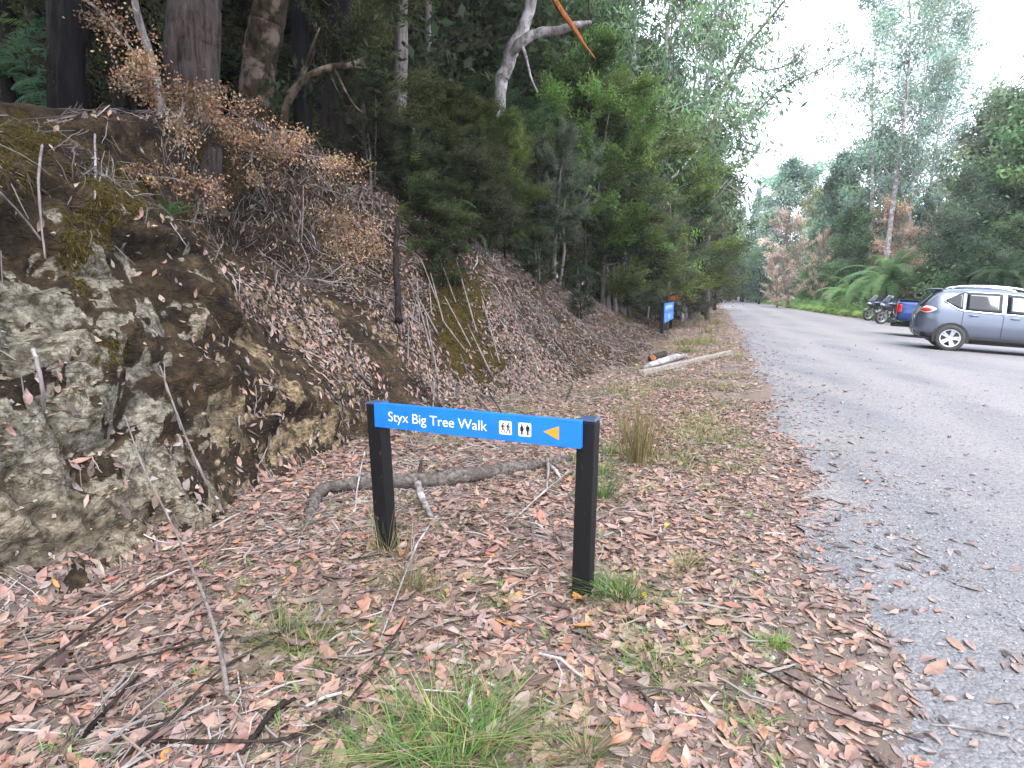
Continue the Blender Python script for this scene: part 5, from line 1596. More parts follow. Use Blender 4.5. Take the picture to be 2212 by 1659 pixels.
proto('spire', M_BARK_DARK, seed=220, H=20, r0=.25, cb=1.5, R=2.6, nl=60, sub=4, nleaf=30, ll=.35, lw=.08, cr=.45, droop=.4, up=-.1, shape='cone')

CNT = {}
def plant(key,  px, Y, top, col_, label, wide=1.0, cat="tree", group=None, rot=None, base=None, name=None, hgt=None, lean=None):
    """a tree or shrub rooted at pixel column px and depth Y, its top at pixel row top"""
    me_w, me_l, H = PROTO[key]
    p = at(px, 640, Y) if base is None else Vector(base)
    p = drop(p.x, p.y)
    zt_ = at(px, top, p.y).z if hgt is None else p.z + hgt
    s = max(.15, (zt_ - p.z) / H)
    e = empty(name or {'t': 'tea_tree', 'b': 'bush_tree', 'g': 'gum_tree', 'm': 'forest_tree', 'd': 'dead_shrub', 's': 'conifer', 'c': 'forest_tree'}[key[0]], p - Vector((0, 0, .05)))
    rot = rot if rot is not None else random.uniform(0, 6.28)
    e.rotation_euler = (lean[0] if lean else 0, lean[1] if lean else 0, rot)
    e.scale = (s * wide, s * wide, s)
    tag(e, label, cat, group)
    a = link("trunk", me_w, e)
    b_ = link("crown", me_l, e)
    b_.color = (*col_, 1)
    return e
OLIVE, DKG, MIDG, BRT, GREYG, BLUEG, YELG, BROWN, RUST = (.075, .085, .025), (.028, .045, .020), (.05, .085, .03), (.10, .17, .04), (.075, .095, .06), (.085, .125, .09), (.12, .14, .05), (.20, .115, .075), (.20, .09, .04)
random.seed(21)
def plantB(key, px, Y, top, col_, *a, **k):
    return plant(key, px, Y, top, tuple(c * 1.3 + .10 * (sum(col_) / 3) for c in col_), *a, **k)
# --- fine shrubs along the top of the bank, from near to far
plantB('tea0', 985, 15.5, 215, OLIVE, 'olive tea-tree shrub above the standing fern fronds', 1.25, "shrub")
plantB('tea1', 1060, 18, 200, MIDG, 'green tea-tree below the bent grey trunk', 1.3, "shrub")
plantB('tea2', 1130, 19, 330, (.085, .105, .03), 'yellowish tea-tree shrub with spiky sprays under the bent trunk', 1.35, "shrub")
plantB('tea0', 1195, 17.5, 300, GREYG, 'dark tea-tree on two bare brown stems at the bank top', 1.15, "shrub")
plantB('tea3', 1260, 21, 140, BRT, 'bright green fine-leaved shrub behind the broken branch', 1.25, "shrub")
plantB('tea1', 1320, 21, 220, (.075, .10, .035), 'large olive-green tea-tree leaning out over the slope', 1.4, "shrub")
plantB('tea2', 1350, 22, 400, (.07, .085, .055), 'grey-green drooping shrub low on the bank', 1.6, "shrub")
plantB('tea3', 1420, 26, 290, (.095, .14, .04), 'fresh green rounded shrub with bright outer sprays', 1.35, "shrub")
plantB('tea2', 1430, 26, 460, (.08, .10, .065), 'pale grey-green shrub just left of the far sign', 1.5, "shrub")
plantB('gum1', 1475, 31, 270, (.16, .29, .05), 'bright green young gum hanging over the road verge', .65)
plantB('tea1', 1490, 32, 430, (.075, .075, .05), 'dull brownish tea-tree beyond the far sign', 1.5, "shrub")
plantB('bush2', 1520, 40, 400, (.07, .075, .04), 'dark bush tree overhanging the verge before the bend', .8)
plantB('bush1', 1545, 52, 430, (.06, .075, .035), 'dim bush tree at the left of the road end', .8)
plantB('gum0', 1350, 24, -60, (.11, .19, .095), 'blue-green gum with hanging leaves right of the broken branch', 1.05)
plantB('gum2', 1420, 28, -150, (.12, .19, .10), 'pale gum crown high above the tea-trees', 1.2)
plantB('gum1', 1495, 34, -120, (.11, .175, .095), 'tall gum leaning out toward the open sky', .8)
plantB('gum0', 1465, 36, 60, (.10, .15, .075), 'twiggy gum behind the bright hanging leaves', .75)
plantB('mid2', 1505, 58, 290, (.09, .12, .075), 'shaded forest tree at the left edge of the sky gap', .5)
# the gum whose thin limbs reach over the road
def limbs_tree(label, base, paths, bark, crown_col, leafpts=(), nleaf=40, ll=.2, lw=.03, cr=.4, droop=.8, seed=0, name="gum_tree", cat="tree"):
    e = empty(name, base)
    tag(e, label, cat)
    m = MB(); rng = np.random.default_rng(seed)
    cen, outd = [], []
    for pts, rads, leafy in paths:
        P_, R_ = dense(pts, rads, 6, .05, seed)
        m.tube(P_, R_, 8)
        if leafy:
            for _ in range(leafy):
                i = int(rng.uniform(.25, 1) * (len(P_) - 1))
                d_ = unit(rng.normal(0, 1, 3) + np.array([0, 0, .2]))
                l_ = rng.uniform(.3, 1.0) * cr * 2.6
                q = np.array(P_[i]) + d_ * l_
                m.tube([P_[i], P_[i].lerp(Vector(q), .5) + Vector(rng.normal(0, .05, 3)), Vector(q)], [R_[i] * .35 + .004, R_[i] * .2 + .003, .003], 4)
                cen.append(q); outd.append(d_)
                cen.append(np.array(P_[i]) + d_ * l_ * .55); outd.append(d_)
    o = m.build("trunk", bark, e, smooth=True); o.location = -e.location
    if cen:
        V, T, C = leaves_at(np.array(cen), np.array(outd), nleaf, cr, ll, lw, droop, rng)
        c = link("crown", tri_data("crown", V - np.array(e.location), T, M_LEAF, C), e)
        c.color = (*crown_col, 1)
    return e
b0 = drop(*at(1530, 640, 33).xy)
limbs_tree('slender gum whose thin limbs reach over the road against the sky', b0,
    [([b0, at(1530, 420, 33), at(1545, 250, 32.5), at(1600, 120, 32), at(1680, 20, 31), at(1740, -60, 30)], [.16, .13, .11, .08, .05, .03], 26),
     ([at(1545, 250, 32.5), at(1620, 250, 31.5), at(1690, 190, 31), at(1770, 150, 30), at(1850, 110, 30)], [.06, .05, .04, .025, .012], 30),
     ([at(1538, 330, 33), at(1580, 320, 32), at(1640, 330, 32), at(1700, 325, 31.5)], [.05, .04, .025, .01], 6),
     ([at(1600, 120, 32), at(1640, 150, 31), at(1700, 140, 30), at(1740, 90, 30)], [.05, .04, .03, .02], 18),
     ([at(1535, 390, 33), at(1590, 440, 33), at(1640, 405, 32)], [.04, .025, .01], 8),
     ([at(1570, 180, 32.3), at(1560, 100, 33), at(1580, 0, 33), at(1610, -80, 33)], [.06, .05, .04, .02], 22)],
    M_BARK_GREY, (.17, .235, .165), nleaf=15, ll=.24, lw=.034, cr=.42, droop=.7, seed=5)

# --- the big trunks near the camera on the left
def trunk_tree(label, pts, rads, bark, key, crown_col, flare=1.35, rough=.12, n=20, seed=1, limbs=(), crown_h=9, crown_w=1.0, crown_lift=0, name="forest_tree", cat="tree", crown=True):
    base = Vector(pts[0])
    e = empty(name, base)
    tag(e, label, cat)
    pts = [base - Vector((0, 0, .4))] + [Vector(p) for p in pts]
    rads = [rads[0] * flare] + list(rads)
    top = pts[-1]; dirv = (pts[-1] - pts[-2]).normalized()
    P_, R_ = dense(pts, rads, 12, .012, seed)
    m = MB(); m.tube(P_, R_, n)
    A = np.array(m.V)
    cen = np.repeat(np.array([tuple(p) for p in P_]), n, 0)
    m.V = [tuple(v) for v in cen + (A - cen) * (1 + rough * fbm(A * np.array([5., 5., .8]), 3, seed) + rough * .6 * fbm(A * np.array([14., 14., 1.2]), 2, seed + 3))[:, None]]
    for lp_, lr_ in limbs:
        Q_, S_ = dense(lp_, lr_, 6, .06, seed)
        m.tube(Q_, S_, 8)
    o = m.build("trunk", bark, e, smooth=True); o.location = -e.location
    if crown:
        me_w, me_l, H = PROTO[key]
        s = crown_h / H
        w_ = link("limbs", me_w, e); c = link("crown", me_l, e)
        for q in (w_, c):
            q.location = top - e.location + Vector((0, 0, crown_lift))
            q.scale = (s * crown_w, s * crown_w, s); q.rotation_euler = (0, 0, seed * 1.3)
        c.color = (*crown_col, 1)
    return e
def col_pts(seq): return [at(*q) for q in seq]
h1 = hit(432, 392)[0]
trunk_tree('stout pinkish-brown trunk rooted in the bank at left', [h1 + Vector((0, .1, 0)), at(425, 250, h1.y + .15), at(418, 120, h1.y + .2), at(422, 0, h1.y + .25), at(428, -300, h1.y + .5), at(436, -800, h1.y + 1)], [.20, .265, .30, .285, .26, .2], M_BARK_BROWN, 'mid0', DKG, seed=3, crown_h=13, crown_w=1.7)
b = drop(*at(552, 250, 9.6).xy)
trunk_tree('mossy blotched trunk leaning right beside the stout one', [b, at(556, 180, 9.6), at(575, 60, 9.5), at(590, -20, 9.4), at(630, -300, 9.2), at(660, -700, 9)], [.27, .25, .235, .225, .19, .15], M_BARK_MOSSY, 'mid2', DKG, seed=5, crown_h=12, crown_w=1.7)
b = drop(*at(728, 330, 11.5).xy)
trunk_tree('massive dark trunk standing in deep shade', [b, at(726, 180, 11.5), at(735, 60, 11.4), at(738, -100, 11.4), at(745, -500, 11.3)], [.40, .36, .36, .34, .28], M_BARK_DARK, 'mid0', DKG, seed=7, crown_h=14, crown_w=1.6)
b = drop(*at(158, 225, 8.2).xy)
trunk_tree('charred black trunk at the far left', [b, at(156, 130, 8.2), at(160, 40, 8.2), at(156, -100, 8.2), at(150, -600, 8.3)], [.155, .14, .15, .14, .1], M_BARK_BLACK, 'mid1', DKG, seed=9, rough=.35, crown_h=9)
b = drop(*at(352, 215, 8.4).xy)
trunk_tree('thin pale trunk leaning left behind the brown foliage', [b, at(330, 140, 8.3), at(305, 60, 8.2), at(287, -20, 8.1), at(250, -250, 8)], [.055, .05, .045, .04, .03], M_BARK_PALE, 'bush1', DKG, seed=11, crown_h=5)
b = drop(*at(862, 370, 14).xy)
trunk_tree('straight slim grey trunk above the standing fern', [b, at(862, 250, 14), at(866, 100, 14), at(866, 0, 14), at(872, -400, 14)], [.17, .16, .15, .145, .11], M_BARK_GREY, 'mid2', DKG, seed=13, crown_h=9)
for k_, (px, Y, r, lb, bk) in enumerate([(105, 13.5, .16, 'slim brown trunk behind the black one on its left', M_BARK_BROWN), (262, 10.5, .09, 'thin dark trunk between black and stout trunks', M_BARK_DARK), (318, 12, .22, 'dim wide trunk behind the thin leaning one', M_BARK_DARK),
        (48, 15, .2, 'dark trunk deep in the forest at the left edge', M_BARK_DARK), (500, 13, .13, 'narrow dark trunk between stout and mossy trunks', M_BARK_DARK), (655, 10.5, .15, 'blackish trunk between mossy and massive trunks', M_BARK_BLACK),
        (690, 15, .13, 'dim slim trunk left of the massive trunk', M_BARK_BROWN), (800, 15.5, .12, 'slim brown trunk right of the massive trunk', M_BARK_BROWN), (920, 17, .11, 'thin trunk among dark foliage right of the slim grey one', M_BARK_GREY), (215, 16, .14, 'far dim trunk right of the black trunk', M_BARK_BROWN)]):
    p = at(px, 300, Y); b = drop(p.x, p.y)
    trunk_tree(lb, [b, b + Vector((.05 * (k_ % 3 - 1), 0, 3)), b + Vector((.15 * (k_ % 3 - 1), 0, 7)), b + Vector((.2 * (k_ % 3 - 1), .1, 10))], [r, r * .9, r * .8, r * .6], bk, 'mid%d' % (k_ % 3), DKG, seed=20 + k_, crown_h=8, n=12)
b = drop(*at(605, 262, 9.2).xy)
limbs_tree('arching brown sapling reaching right across the dark trunk', b, [([b, at(618, 235, 9.2), at(640, 190, 9.1), at(680, 158, 9), at(720, 145, 9), at(760, 140, 9), at(800, 120, 9)], [.07, .065, .06, .055, .05, .04, .02], 5),
    ([at(640, 190, 9.1), at(660, 140, 9), at(675, 100, 8.9), at(690, 60, 8.9)], [.03, .025, .02, .012], 0), ([at(720, 145, 9), at(760, 220, 8.9), at(790, 250, 8.9)], [.02, .015, .008], 0), ([at(650, 172, 9.05), at(676, 120, 9), at(682, 75, 8.9)], [.02, .014, .008], 0)], M_BARK_MOSSY, DKG, nleaf=25, ll=.14, lw=.03, cr=.3, seed=3)
# bent grey trunk with the snapped limb, and the hanging strip of bark
b = drop(*at(1072, 560, 16).xy)
limbs_tree('bent pale grey trunk with a snapped branch pointing right', b, [([b, at(1076, 420, 16), at(1080, 200, 16), at(1094, 150, 15.9), at(1107, 105, 15.8), at(1128, 68, 15.8), at(1143, 20, 15.8), at(1158, -50, 15.8), at(1175, -160, 15.8), at(1200, -320, 15.8)], [.17, .165, .16, .165, .17, .15, .14, .13, .12, .09], 0),
    ([at(1104, 118, 15.75), at(1125, 92, 15.5), at(1160, 72, 15.4), at(1205, 66, 15.3), at(1240, 55, 15.2), at(1278, 48, 15.1)], [.09, .12, .11, .10, .085, .03], 0),
    ([at(1128, 98, 15.5), at(1138, 130, 15.4), at(1148, 170, 15.3), at(1162, 200, 15.3)], [.05, .03, .025, .02], 0),
    ([at(1175, -160, 15.8), at(1160, -260, 15), at(1100, -330, 14)], [.08, .06, .04], 12), ([at(1200, -320, 15.8), at(1260, -380, 15), at(1300, -420, 15)], [.08, .05, .02], 12)], M_BARK_PALE, MIDG, nleaf=30, ll=.2, lw=.03, cr=.5, seed=8)
m = MB()
Pb = [at(1150, -52, 15.65), at(1185, -20, 15.2), at(1215, 25, 14.9), at(1242, 62, 14.8), at(1262, 95, 14.7), at(1286, 126, 14.6)]
Q_, S_ = dense(Pb, [.04, .065, .07, .06, .04, .01], 6, .03, 2)
rows = []
for i, (q, s) in enumerate(zip(Q_, S_)):
    a = .4 + i * .05
    sd2 = Vector((.8, -.15 + .02 * i, .55)).normalized()
    fw = Vector((0, 1, 0))
    rows.append([q - sd2 * s + fw * s * .5, q - sd2 * s * .5, q + sd2 * s * .5, q + sd2 * s + fw * s * .5, q + sd2 * s * .4 + fw * .02, q - sd2 * s * .4 + fw * .02])
m.grid(rows, close=True)
tag(m.build("bark_strip", M_BARK_ORANGE, None, smooth=True), 'long orange strip of bark hanging behind the snapped branch', 'bark strip')
for k_, (px, Y, t0, t1, r, lb, bk) in enumerate([(1215, 23, 40, 300, .16, 'upright brown trunk right of the bent grey trunk', M_BARK_GREY), (1268, 20, 150, 420, .035, 'thin tan sapling trunk amid bright tea-tree leaves', M_BARK_BROWN)]):
    p = at(px, 600, Y); b = drop(p.x, p.y)
    limbs_tree(lb, b, [([b, at(px - 5, 400, Y), at(px, 200, Y), at(px + 3, 60, Y), at(px + 6, -150, Y)], [r, r * .95, r * .85, r * .75, r * .5], 8)], bk, MIDG, nleaf=24, ll=.2, lw=.03, cr=.5, seed=40 + k_)

plant('tea3', 1030, 14.6, 265, (.075, .095, .03), 'feathery olive shrub at the foot of the bent trunk', 1.1, "shrub")
plant('tea2', 1100, 15.4, 250, (.11, .15, .04), 'lighter feathery shrub hiding the lower bent trunk', 1.0, "shrub")
plant('tea1', 940, 14.2, 330, (.045, .05, .022), 'dark brownish shrub left of the bent trunk', 1.2, "shrub")
# --- dark undergrowth and dim trees behind the first trunks
random.seed(5)
G1 = "dark understorey trees deep in the forest"
spots = []
for px in range(-120, 1020, 62):
    for Y in (12.5, 17, 22, 29):
        spots.append((px + random.uniform(-30, 30), Y + random.uniform(-1.5, 2.0)))
for px, Y in spots:
    if (px < 260 and Y < 16) or (px > 840 and Y < 18): continue
    k_ = random.choice(['bush0', 'bush1', 'bush2', 'bush3', 'tea3'])
    c_ = random.choice([(.05, .08, .035), (.06, .085, .035), (.08, .095, .035), (.065, .065, .032)])
    plant(k_, px, Y, 0, c_, 'one of the dark leafy trees filling the shaded forest', random.uniform(.8, 1.2), group=G1, hgt=random.uniform(5, 9.5) if Y > 14 else random.uniform(3, 6), name="understorey_tree")
G2 = "tall forest trees behind the bank"
for px, Y in [(-80, 20), (30, 26), (180, 24), (300, 19), (430, 27), (560, 18), (650, 25), (780, 20), (880, 26), (990, 22), (1060, 28), (1150, 30), (1230, 27), (1290, 34), (1370, 36), (1440, 42), (1490, 50), (480, 38), (250, 36), (820, 38), (1100, 42), (1000, 36), (50, 40), (660, 40)]:
    plant(random.choice(['mid0', 'mid1', 'mid2']), px, Y, 0, random.choice([(.055, .08, .04), (.065, .095, .045), (.08, .11, .05)]), 'one of the tall trees added beside and behind the viewer to shade the bank', random.uniform(.8, 1.05), group=G2, hgt=random.uniform(13, 21))
# mostly unseen trees carrying the forest past the viewer, added to shade the bank
for k_, (u_b, v_b) in enumerate([(-3, 7.0), (-7, 6.2), (-11, 8), (-16, 6.5), (-1, 9.5), (1.5, 8.2), (-5, 12), (-20, 9), (4.2, 8.6), (7.5, 10.5), (-9, 15)]):
    x, y = XY(u_b, v_b)
    e = plant('canopy', 0, 0, 0, (.04, .06, .03), 'one of the tall trees added beside and behind the viewer to shade the bank', 1.15, group=G2, base=(x, y, 0), hgt=17 + k_ % 4)
# shrubs sitting at the bank top and on the slope
for px, py, hg, key, cl, lb in [(960, 620, .5, 'bush3', (.05, .07, .028), 'small green bush on the mid slope'), (1255, 690, 1.1, 'bush1', DKG, 'small dark bush standing on the open slope'),
        (1160, 625, .7, 'tea3', (.04, .06, .03), 'little dark shrub near the bare tea-tree stems'), (935, 545, .45, 'bush0', (.05, .07, .03), 'little fresh green shrub on a ledge of the slope'), (1480, 660, 1.6, 'tea2', (.09, .12, .07), 'sparse grey-green shrub behind the far sign'), (1420, 625, 2.2, 'tea3', (.07, .09, .05), 'dim shrub rising left of the far sign')]:
    h = hit(px, py)[0]
    plant(key, px, h.y, 0, cl, lb, 1.3 if key != 'bush1' else 1.0, "shrub", base=h, hgt=hg, name="shrub")
# low dark shrubs masking the crest of the bank
random.seed(44)
for k_, (px, py) in enumerate([(800, 385), (845, 405), (885, 420), (950, 470), (985, 498), (1015, 515), (1050, 528), (1090, 540), (1125, 552), (1165, 582), (1215, 606), (1262, 612), (1300, 616), (1340, 626)]):
    h = hit(px, py + 14)[0]
    plant(['tea3', 'bush0', 'tea2', 'bush3'][k_ % 4], px, h.y, 0, random.choice([(.045, .058, .028), (.05, .06, .028), (.055, .07, .03), (.04, .045, .024)]), 'one of the low dark shrubs along the bank crest', 1.35, "shrub", group="low shrubs along the bank crest", base=h, hgt=random.uniform(.9, 2.1), name="shrub")
# slim bare stems under the tea-trees
for k_, (xb, yb, xt, yt, Y, lb) in enumerate([(1188, 612, 1196, 380, 17.2, 'thicker brown bare stem under the dark tea-tree'), (1208, 606, 1226, 400, 17.6, 'thinner pale bare stem beside the thicker brown one'), (1352, 640, 1344, 480, 22, 'slim pale stem in front of the grey-green shrub'), (1336, 638, 1332, 470, 22.4, 'left one of two slim stems by the grey-green shrub'), (1400, 645, 1408, 520, 25, 'slim stem close left of the far sign'), (1130, 590, 1120, 400, 18, 'dark slim stem left of the bare brown pair')]):
    p = at(xb, yb, Y); b = drop(p.x, p.y)
    o = wood("sapling", [b - Vector((0, 0, .1)), b.lerp(at(xt, yt, Y), .33) + Vector((.06, 0, 0)), b.lerp(at(xt, yt, Y), .66) - Vector((.05, 0, 0)), at(xt, yt, Y)], [.07 if k_ == 0 else .045, .055 if k_ == 0 else .04, .04, .03], [M_BARK_BROWN, M_BARK_GREY, M_BARK_PALE, M_BARK_PALE, M_BARK_PALE, M_BARK_DARK][k_], None, n=8, seed=70 + k_)
    tag(o, lb, 'sapling')

# --- dead brown sprays hanging from the left bank
M_DEADLEAF = leafmat("withered_leaves", .25, .7, objcol=False)
def spray(label, paths, seed, dens=400, ll=.029, r=.10):
    rng = np.random.default_rng(900 + seed)
    pp = col_pts(paths[0])
    e = empty("withered_branch", pp[0])
    tag(e, label, 'dead branch')
    m = MB(); cen, od = [], []
    for path in paths:
        P_, R_ = dense(col_pts(path), list(np.linspace(.014, .004, len(path))), 8, .3, seed)
        m.tube(P_, R_, 5)
        L = sum((P_[i + 1] - P_[i]).length for i in range(len(P_) - 1))
        for _ in range(int(L * 34)):
            i = int(rng.uniform(.05, 1) * (len(P_) - 1))
            d_ = unit(rng.normal(0, 1, 3) * np.array([1, 1, .8]) + np.array([.3, -.3, -.35]))
            q = np.array(P_[i]) + d_ * rng.uniform(.03, 1.0) * r * 1.9
            m.tube([P_[i], Vector(q)], [.003, .0015], 3)
            cen.append(q); od.append(d_)
    o = m.build("stem", M_BARK_GREY, e); o.location = -e.location
    V, T, C = leaves_at(np.array(cen), np.array(od), dens / 10, r * .75, ll, ll * .34, .3, rng, flat=.9, cvar=.25)
    bc = np.array([(.29, .178, .105), (.23, .135, .075), (.37, .265, .17), (.16, .095, .055)])
    nC = len(C) // 4
    C = np.repeat(bc[rng.integers(0, 4, nC)], 4, 0) * np.clip(C, .55, 1.5)
    c = link("foliage", tri_data("foliage", V - np.array(e.location), T, M_DEADLEAF, C), e)
    return e
spray('withered orange-brown spray arching down across the stout trunk', [[(175, -10, 5.9), (230, 40, 5.8), (275, 95, 5.7), (305, 140, 5.7), (345, 195, 5.7), (400, 205, 5.7), (455, 222, 5.8), (520, 250, 5.9)], [(345, 195, 5.7), (300, 190, 5.6), (265, 200, 5.6)], [(400, 205, 5.7), (390, 260, 5.6), (400, 295, 5.6)], [(305, 140, 5.7), (270, 150, 5.7), (255, 180, 5.7)]], 1, r=.115)
spray('broad withered rust-coloured spray reaching right over the hollow', [[(440, 225, 6.2), (500, 275, 6.3), (545, 310, 6.4), (600, 325, 6.5), (660, 335, 6.6), (720, 345, 6.7), (765, 375, 6.8)], [(545, 310, 6.4), (545, 350, 6.4), (560, 380, 6.4)], [(600, 325, 6.5), (620, 285, 6.6), (660, 290, 6.7)]], 2, r=.125)
spray('small level withered spray in front of the stout trunk foot', [[(470, 400, 6.1), (420, 395, 6.0), (365, 385, 5.9), (310, 378, 5.8), (288, 382, 5.8)], [(430, 396, 6.0), (465, 410, 6.0), (480, 430, 6.0)]], 3, r=.085)
spray('dim reddish withered spray hanging below the trunk foot', [[(430, 430, 6.3), (425, 460, 6.2), (410, 500, 6.2), (400, 530, 6.2)], [(440, 440, 6.3), (450, 480, 6.2)]], 4, r=.12, dens=110)
spray('drooping withered spray at the right of the dark hollow', [[(680, 480, 7.3), (720, 465, 7.3), (760, 475, 7.3), (795, 510, 7.3), (815, 550, 7.3)], [(720, 465, 7.3), (725, 510, 7.2), (730, 560, 7.2)], [(795, 510, 7.3), (770, 540, 7.2)]], 5, r=.15)

# --- ferns
def frond(P0, az, el, L, wid, arch, npin, rng, pin_w=.22, tilt0=0.0):
    """an arching frond: (V,T) of the midrib and the leaflets on both sides"""
    n = 12
    pts = [np.array(P0, float)]
    e_ = el
    for i in range(n):
        dv = np.array([cos(az) * cos(e_), sin(az) * cos(e_), sin(e_)])
        pts.append(pts[-1] + dv * L / n)
        e_ -= arch / n * (1.0 + .8 * i / n)
    pts = np.array(pts)
    V, T = [], []
    side0 = np.array([-sin(az), cos(az), 0.0])
    tt = np.linspace(.10, .99, npin)
    xs = np.linspace(0, 1, n + 1)
    C = np.stack([np.interp(tt, xs, pts[:, k]) for k in range(3)], 1)
    tan_ = unit(np.stack([np.interp(np.minimum(tt + .04, 1), xs, pts[:, k]) - np.interp(tt - .04, xs, pts[:, k]) for k in range(3)], 1))
    up_ = unit(np.cross(tan_, np.repeat(side0[None], npin, 0)))
    up_ = np.where(up_[:, 2:3] < 0, -up_, up_)
    prof = wid * np.sin(pi * np.clip(tt * .86 + .10, 0, 1)) ** .8 * (1 - .3 * tt)
    for sg in (-1, 1):
        D = unit(side0[None] * sg + tan_ * .35 - up_ * .12 + rng.normal(0, .06, (npin, 3)))
        base = C
        tip = C + D * prof[:, None] - np.array([0, 0, .12]) * prof[:, None]
        hw = (L / npin) * pin_w * 2.2
        a_ = base - tan_ * hw * .5; b_ = base + tan_ * hw * .5
        mid1 = C + D * prof[:, None] * .55 + tan_ * hw * .45; mid0 = C + D * prof[:, None] * .55 - tan_ * hw * .45
        V.append(np.stack([a_, b_, mid1, tip, mid0], 1))
    V = np.concatenate(V).reshape(-1, 3)
    k = np.arange(2 * npin)[:, None, None] * 5
    T = (np.array([(0, 1, 2), (0, 2, 4), (4, 2, 3)])[None] + k).reshape(-1, 3)
    rV, rT = tube_np([Vector(p) for p in pts], list(np.linspace(.008, .002, n + 1) * (L / 1.5 + .3)), 4)
    return np.concatenate([V, rV]), np.concatenate([T, rT + len(V)])
def fern_mesh(P0, nf, L, wid, el, arch, npin, seed, name, azr=None, var=.2):
    rng = np.random.default_rng(seed)
    VV, TT, CC, o = [], [], [], 0
    for k in range(nf):
        az = (k * 2.4 + rng.uniform(-.3, .3)) if azr is None else rng.uniform(*azr)
        V, T = frond(P0, az, el + rng.normal(0, var), L * rng.uniform(.75, 1.1), wid * rng.uniform(.85, 1.1), arch * rng.uniform(.75, 1.3), npin, rng)
        VV.append(V); TT.append(T + o); o += len(V)
        c = np.array([1, 1, 1.]) * rng.uniform(.75, 1.3) * np.array([rng.uniform(.85, 1.15), 1, rng.uniform(.8, 1.1)])
        CC.append(np.repeat(c[None], len(V), 0))
    return tri_data(name, np.concatenate(VV), np.concatenate(TT), M_LEAF, np.concatenate(CC))
TF = [fern_mesh((0, 0, 0), 46, 3.0, .42, .75, 1.5, 46, 300, "crown", var=.42), fern_mesh((0, 0, 0), 30, 2.2, .34, .75, 1.6, 40, 301, "crown", var=.3)]
mtrunk = MB(); mtrunk.tube([Vector((0, 0, -.3)), Vector((.02, 0, .4)), Vector((0, 0, 1.05))], [.17, .13, .11], 12)
me_tft = mtrunk.build("trunk", M_BARK_DARK, None, smooth=True)
me_tf = me_tft.data; bpy.data.objects.remove(me_tft)
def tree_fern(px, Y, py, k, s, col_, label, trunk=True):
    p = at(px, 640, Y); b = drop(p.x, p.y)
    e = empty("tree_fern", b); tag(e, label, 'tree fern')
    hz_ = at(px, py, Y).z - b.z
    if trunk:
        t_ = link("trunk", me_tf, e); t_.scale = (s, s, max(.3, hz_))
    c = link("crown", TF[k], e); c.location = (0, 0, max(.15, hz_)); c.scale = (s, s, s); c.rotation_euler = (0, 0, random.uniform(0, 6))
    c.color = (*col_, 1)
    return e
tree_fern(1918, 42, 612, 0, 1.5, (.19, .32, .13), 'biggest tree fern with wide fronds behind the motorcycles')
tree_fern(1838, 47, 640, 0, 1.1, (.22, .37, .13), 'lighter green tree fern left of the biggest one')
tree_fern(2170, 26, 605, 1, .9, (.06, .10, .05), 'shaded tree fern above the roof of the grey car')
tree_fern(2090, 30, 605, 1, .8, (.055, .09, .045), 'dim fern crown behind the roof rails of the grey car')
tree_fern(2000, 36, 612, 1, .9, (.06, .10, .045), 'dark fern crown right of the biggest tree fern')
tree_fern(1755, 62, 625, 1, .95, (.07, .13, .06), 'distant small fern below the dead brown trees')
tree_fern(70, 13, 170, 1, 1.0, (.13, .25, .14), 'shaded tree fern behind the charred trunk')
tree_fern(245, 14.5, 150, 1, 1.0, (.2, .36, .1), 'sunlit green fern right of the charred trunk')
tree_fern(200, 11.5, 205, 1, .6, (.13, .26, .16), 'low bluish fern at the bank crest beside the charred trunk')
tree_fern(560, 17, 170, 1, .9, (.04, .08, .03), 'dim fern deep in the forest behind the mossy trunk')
def fern_things(px, py, nf, L, wid, el, arch, col_, label, seed, azr=None, name="fern"):
    h, n_ = hit(px, py)
    me = fern_mesh((0, 0, 0), nf, L, wid, el, arch, 26, seed, "fronds", azr)
    o = link(name, me); o.location = h; o.color = (*col_, 1)
    return tag(o, label, 'fern')
fern_things(890, 432, 5, 1.35, .16, 1.45, .55, (.10, .16, .05), 'upright fern with tall pale fronds at the bank crest', 311, (1.2, 3.6))
fern_things(930, 470, 9, 1.2, .17, .7, 1.2, (.08, .13, .03), 'spreading green fern on the crest right of the upright one', 312)
fern_things(985, 500, 7, .9, .15, .6, 1.3, (.06, .11, .03), 'small fern at the shaded slope edge', 313)
fern_things(900, 520, 6, .7, .12, .5, 1.5, (.07, .13, .03), 'drooping fern above the dead stalks', 314)
fern_things(365, 470, 7, .38, .05, .9, 1.0, (.06, .13, .045), 'tiny green seedling hanging on the rock face', 315)
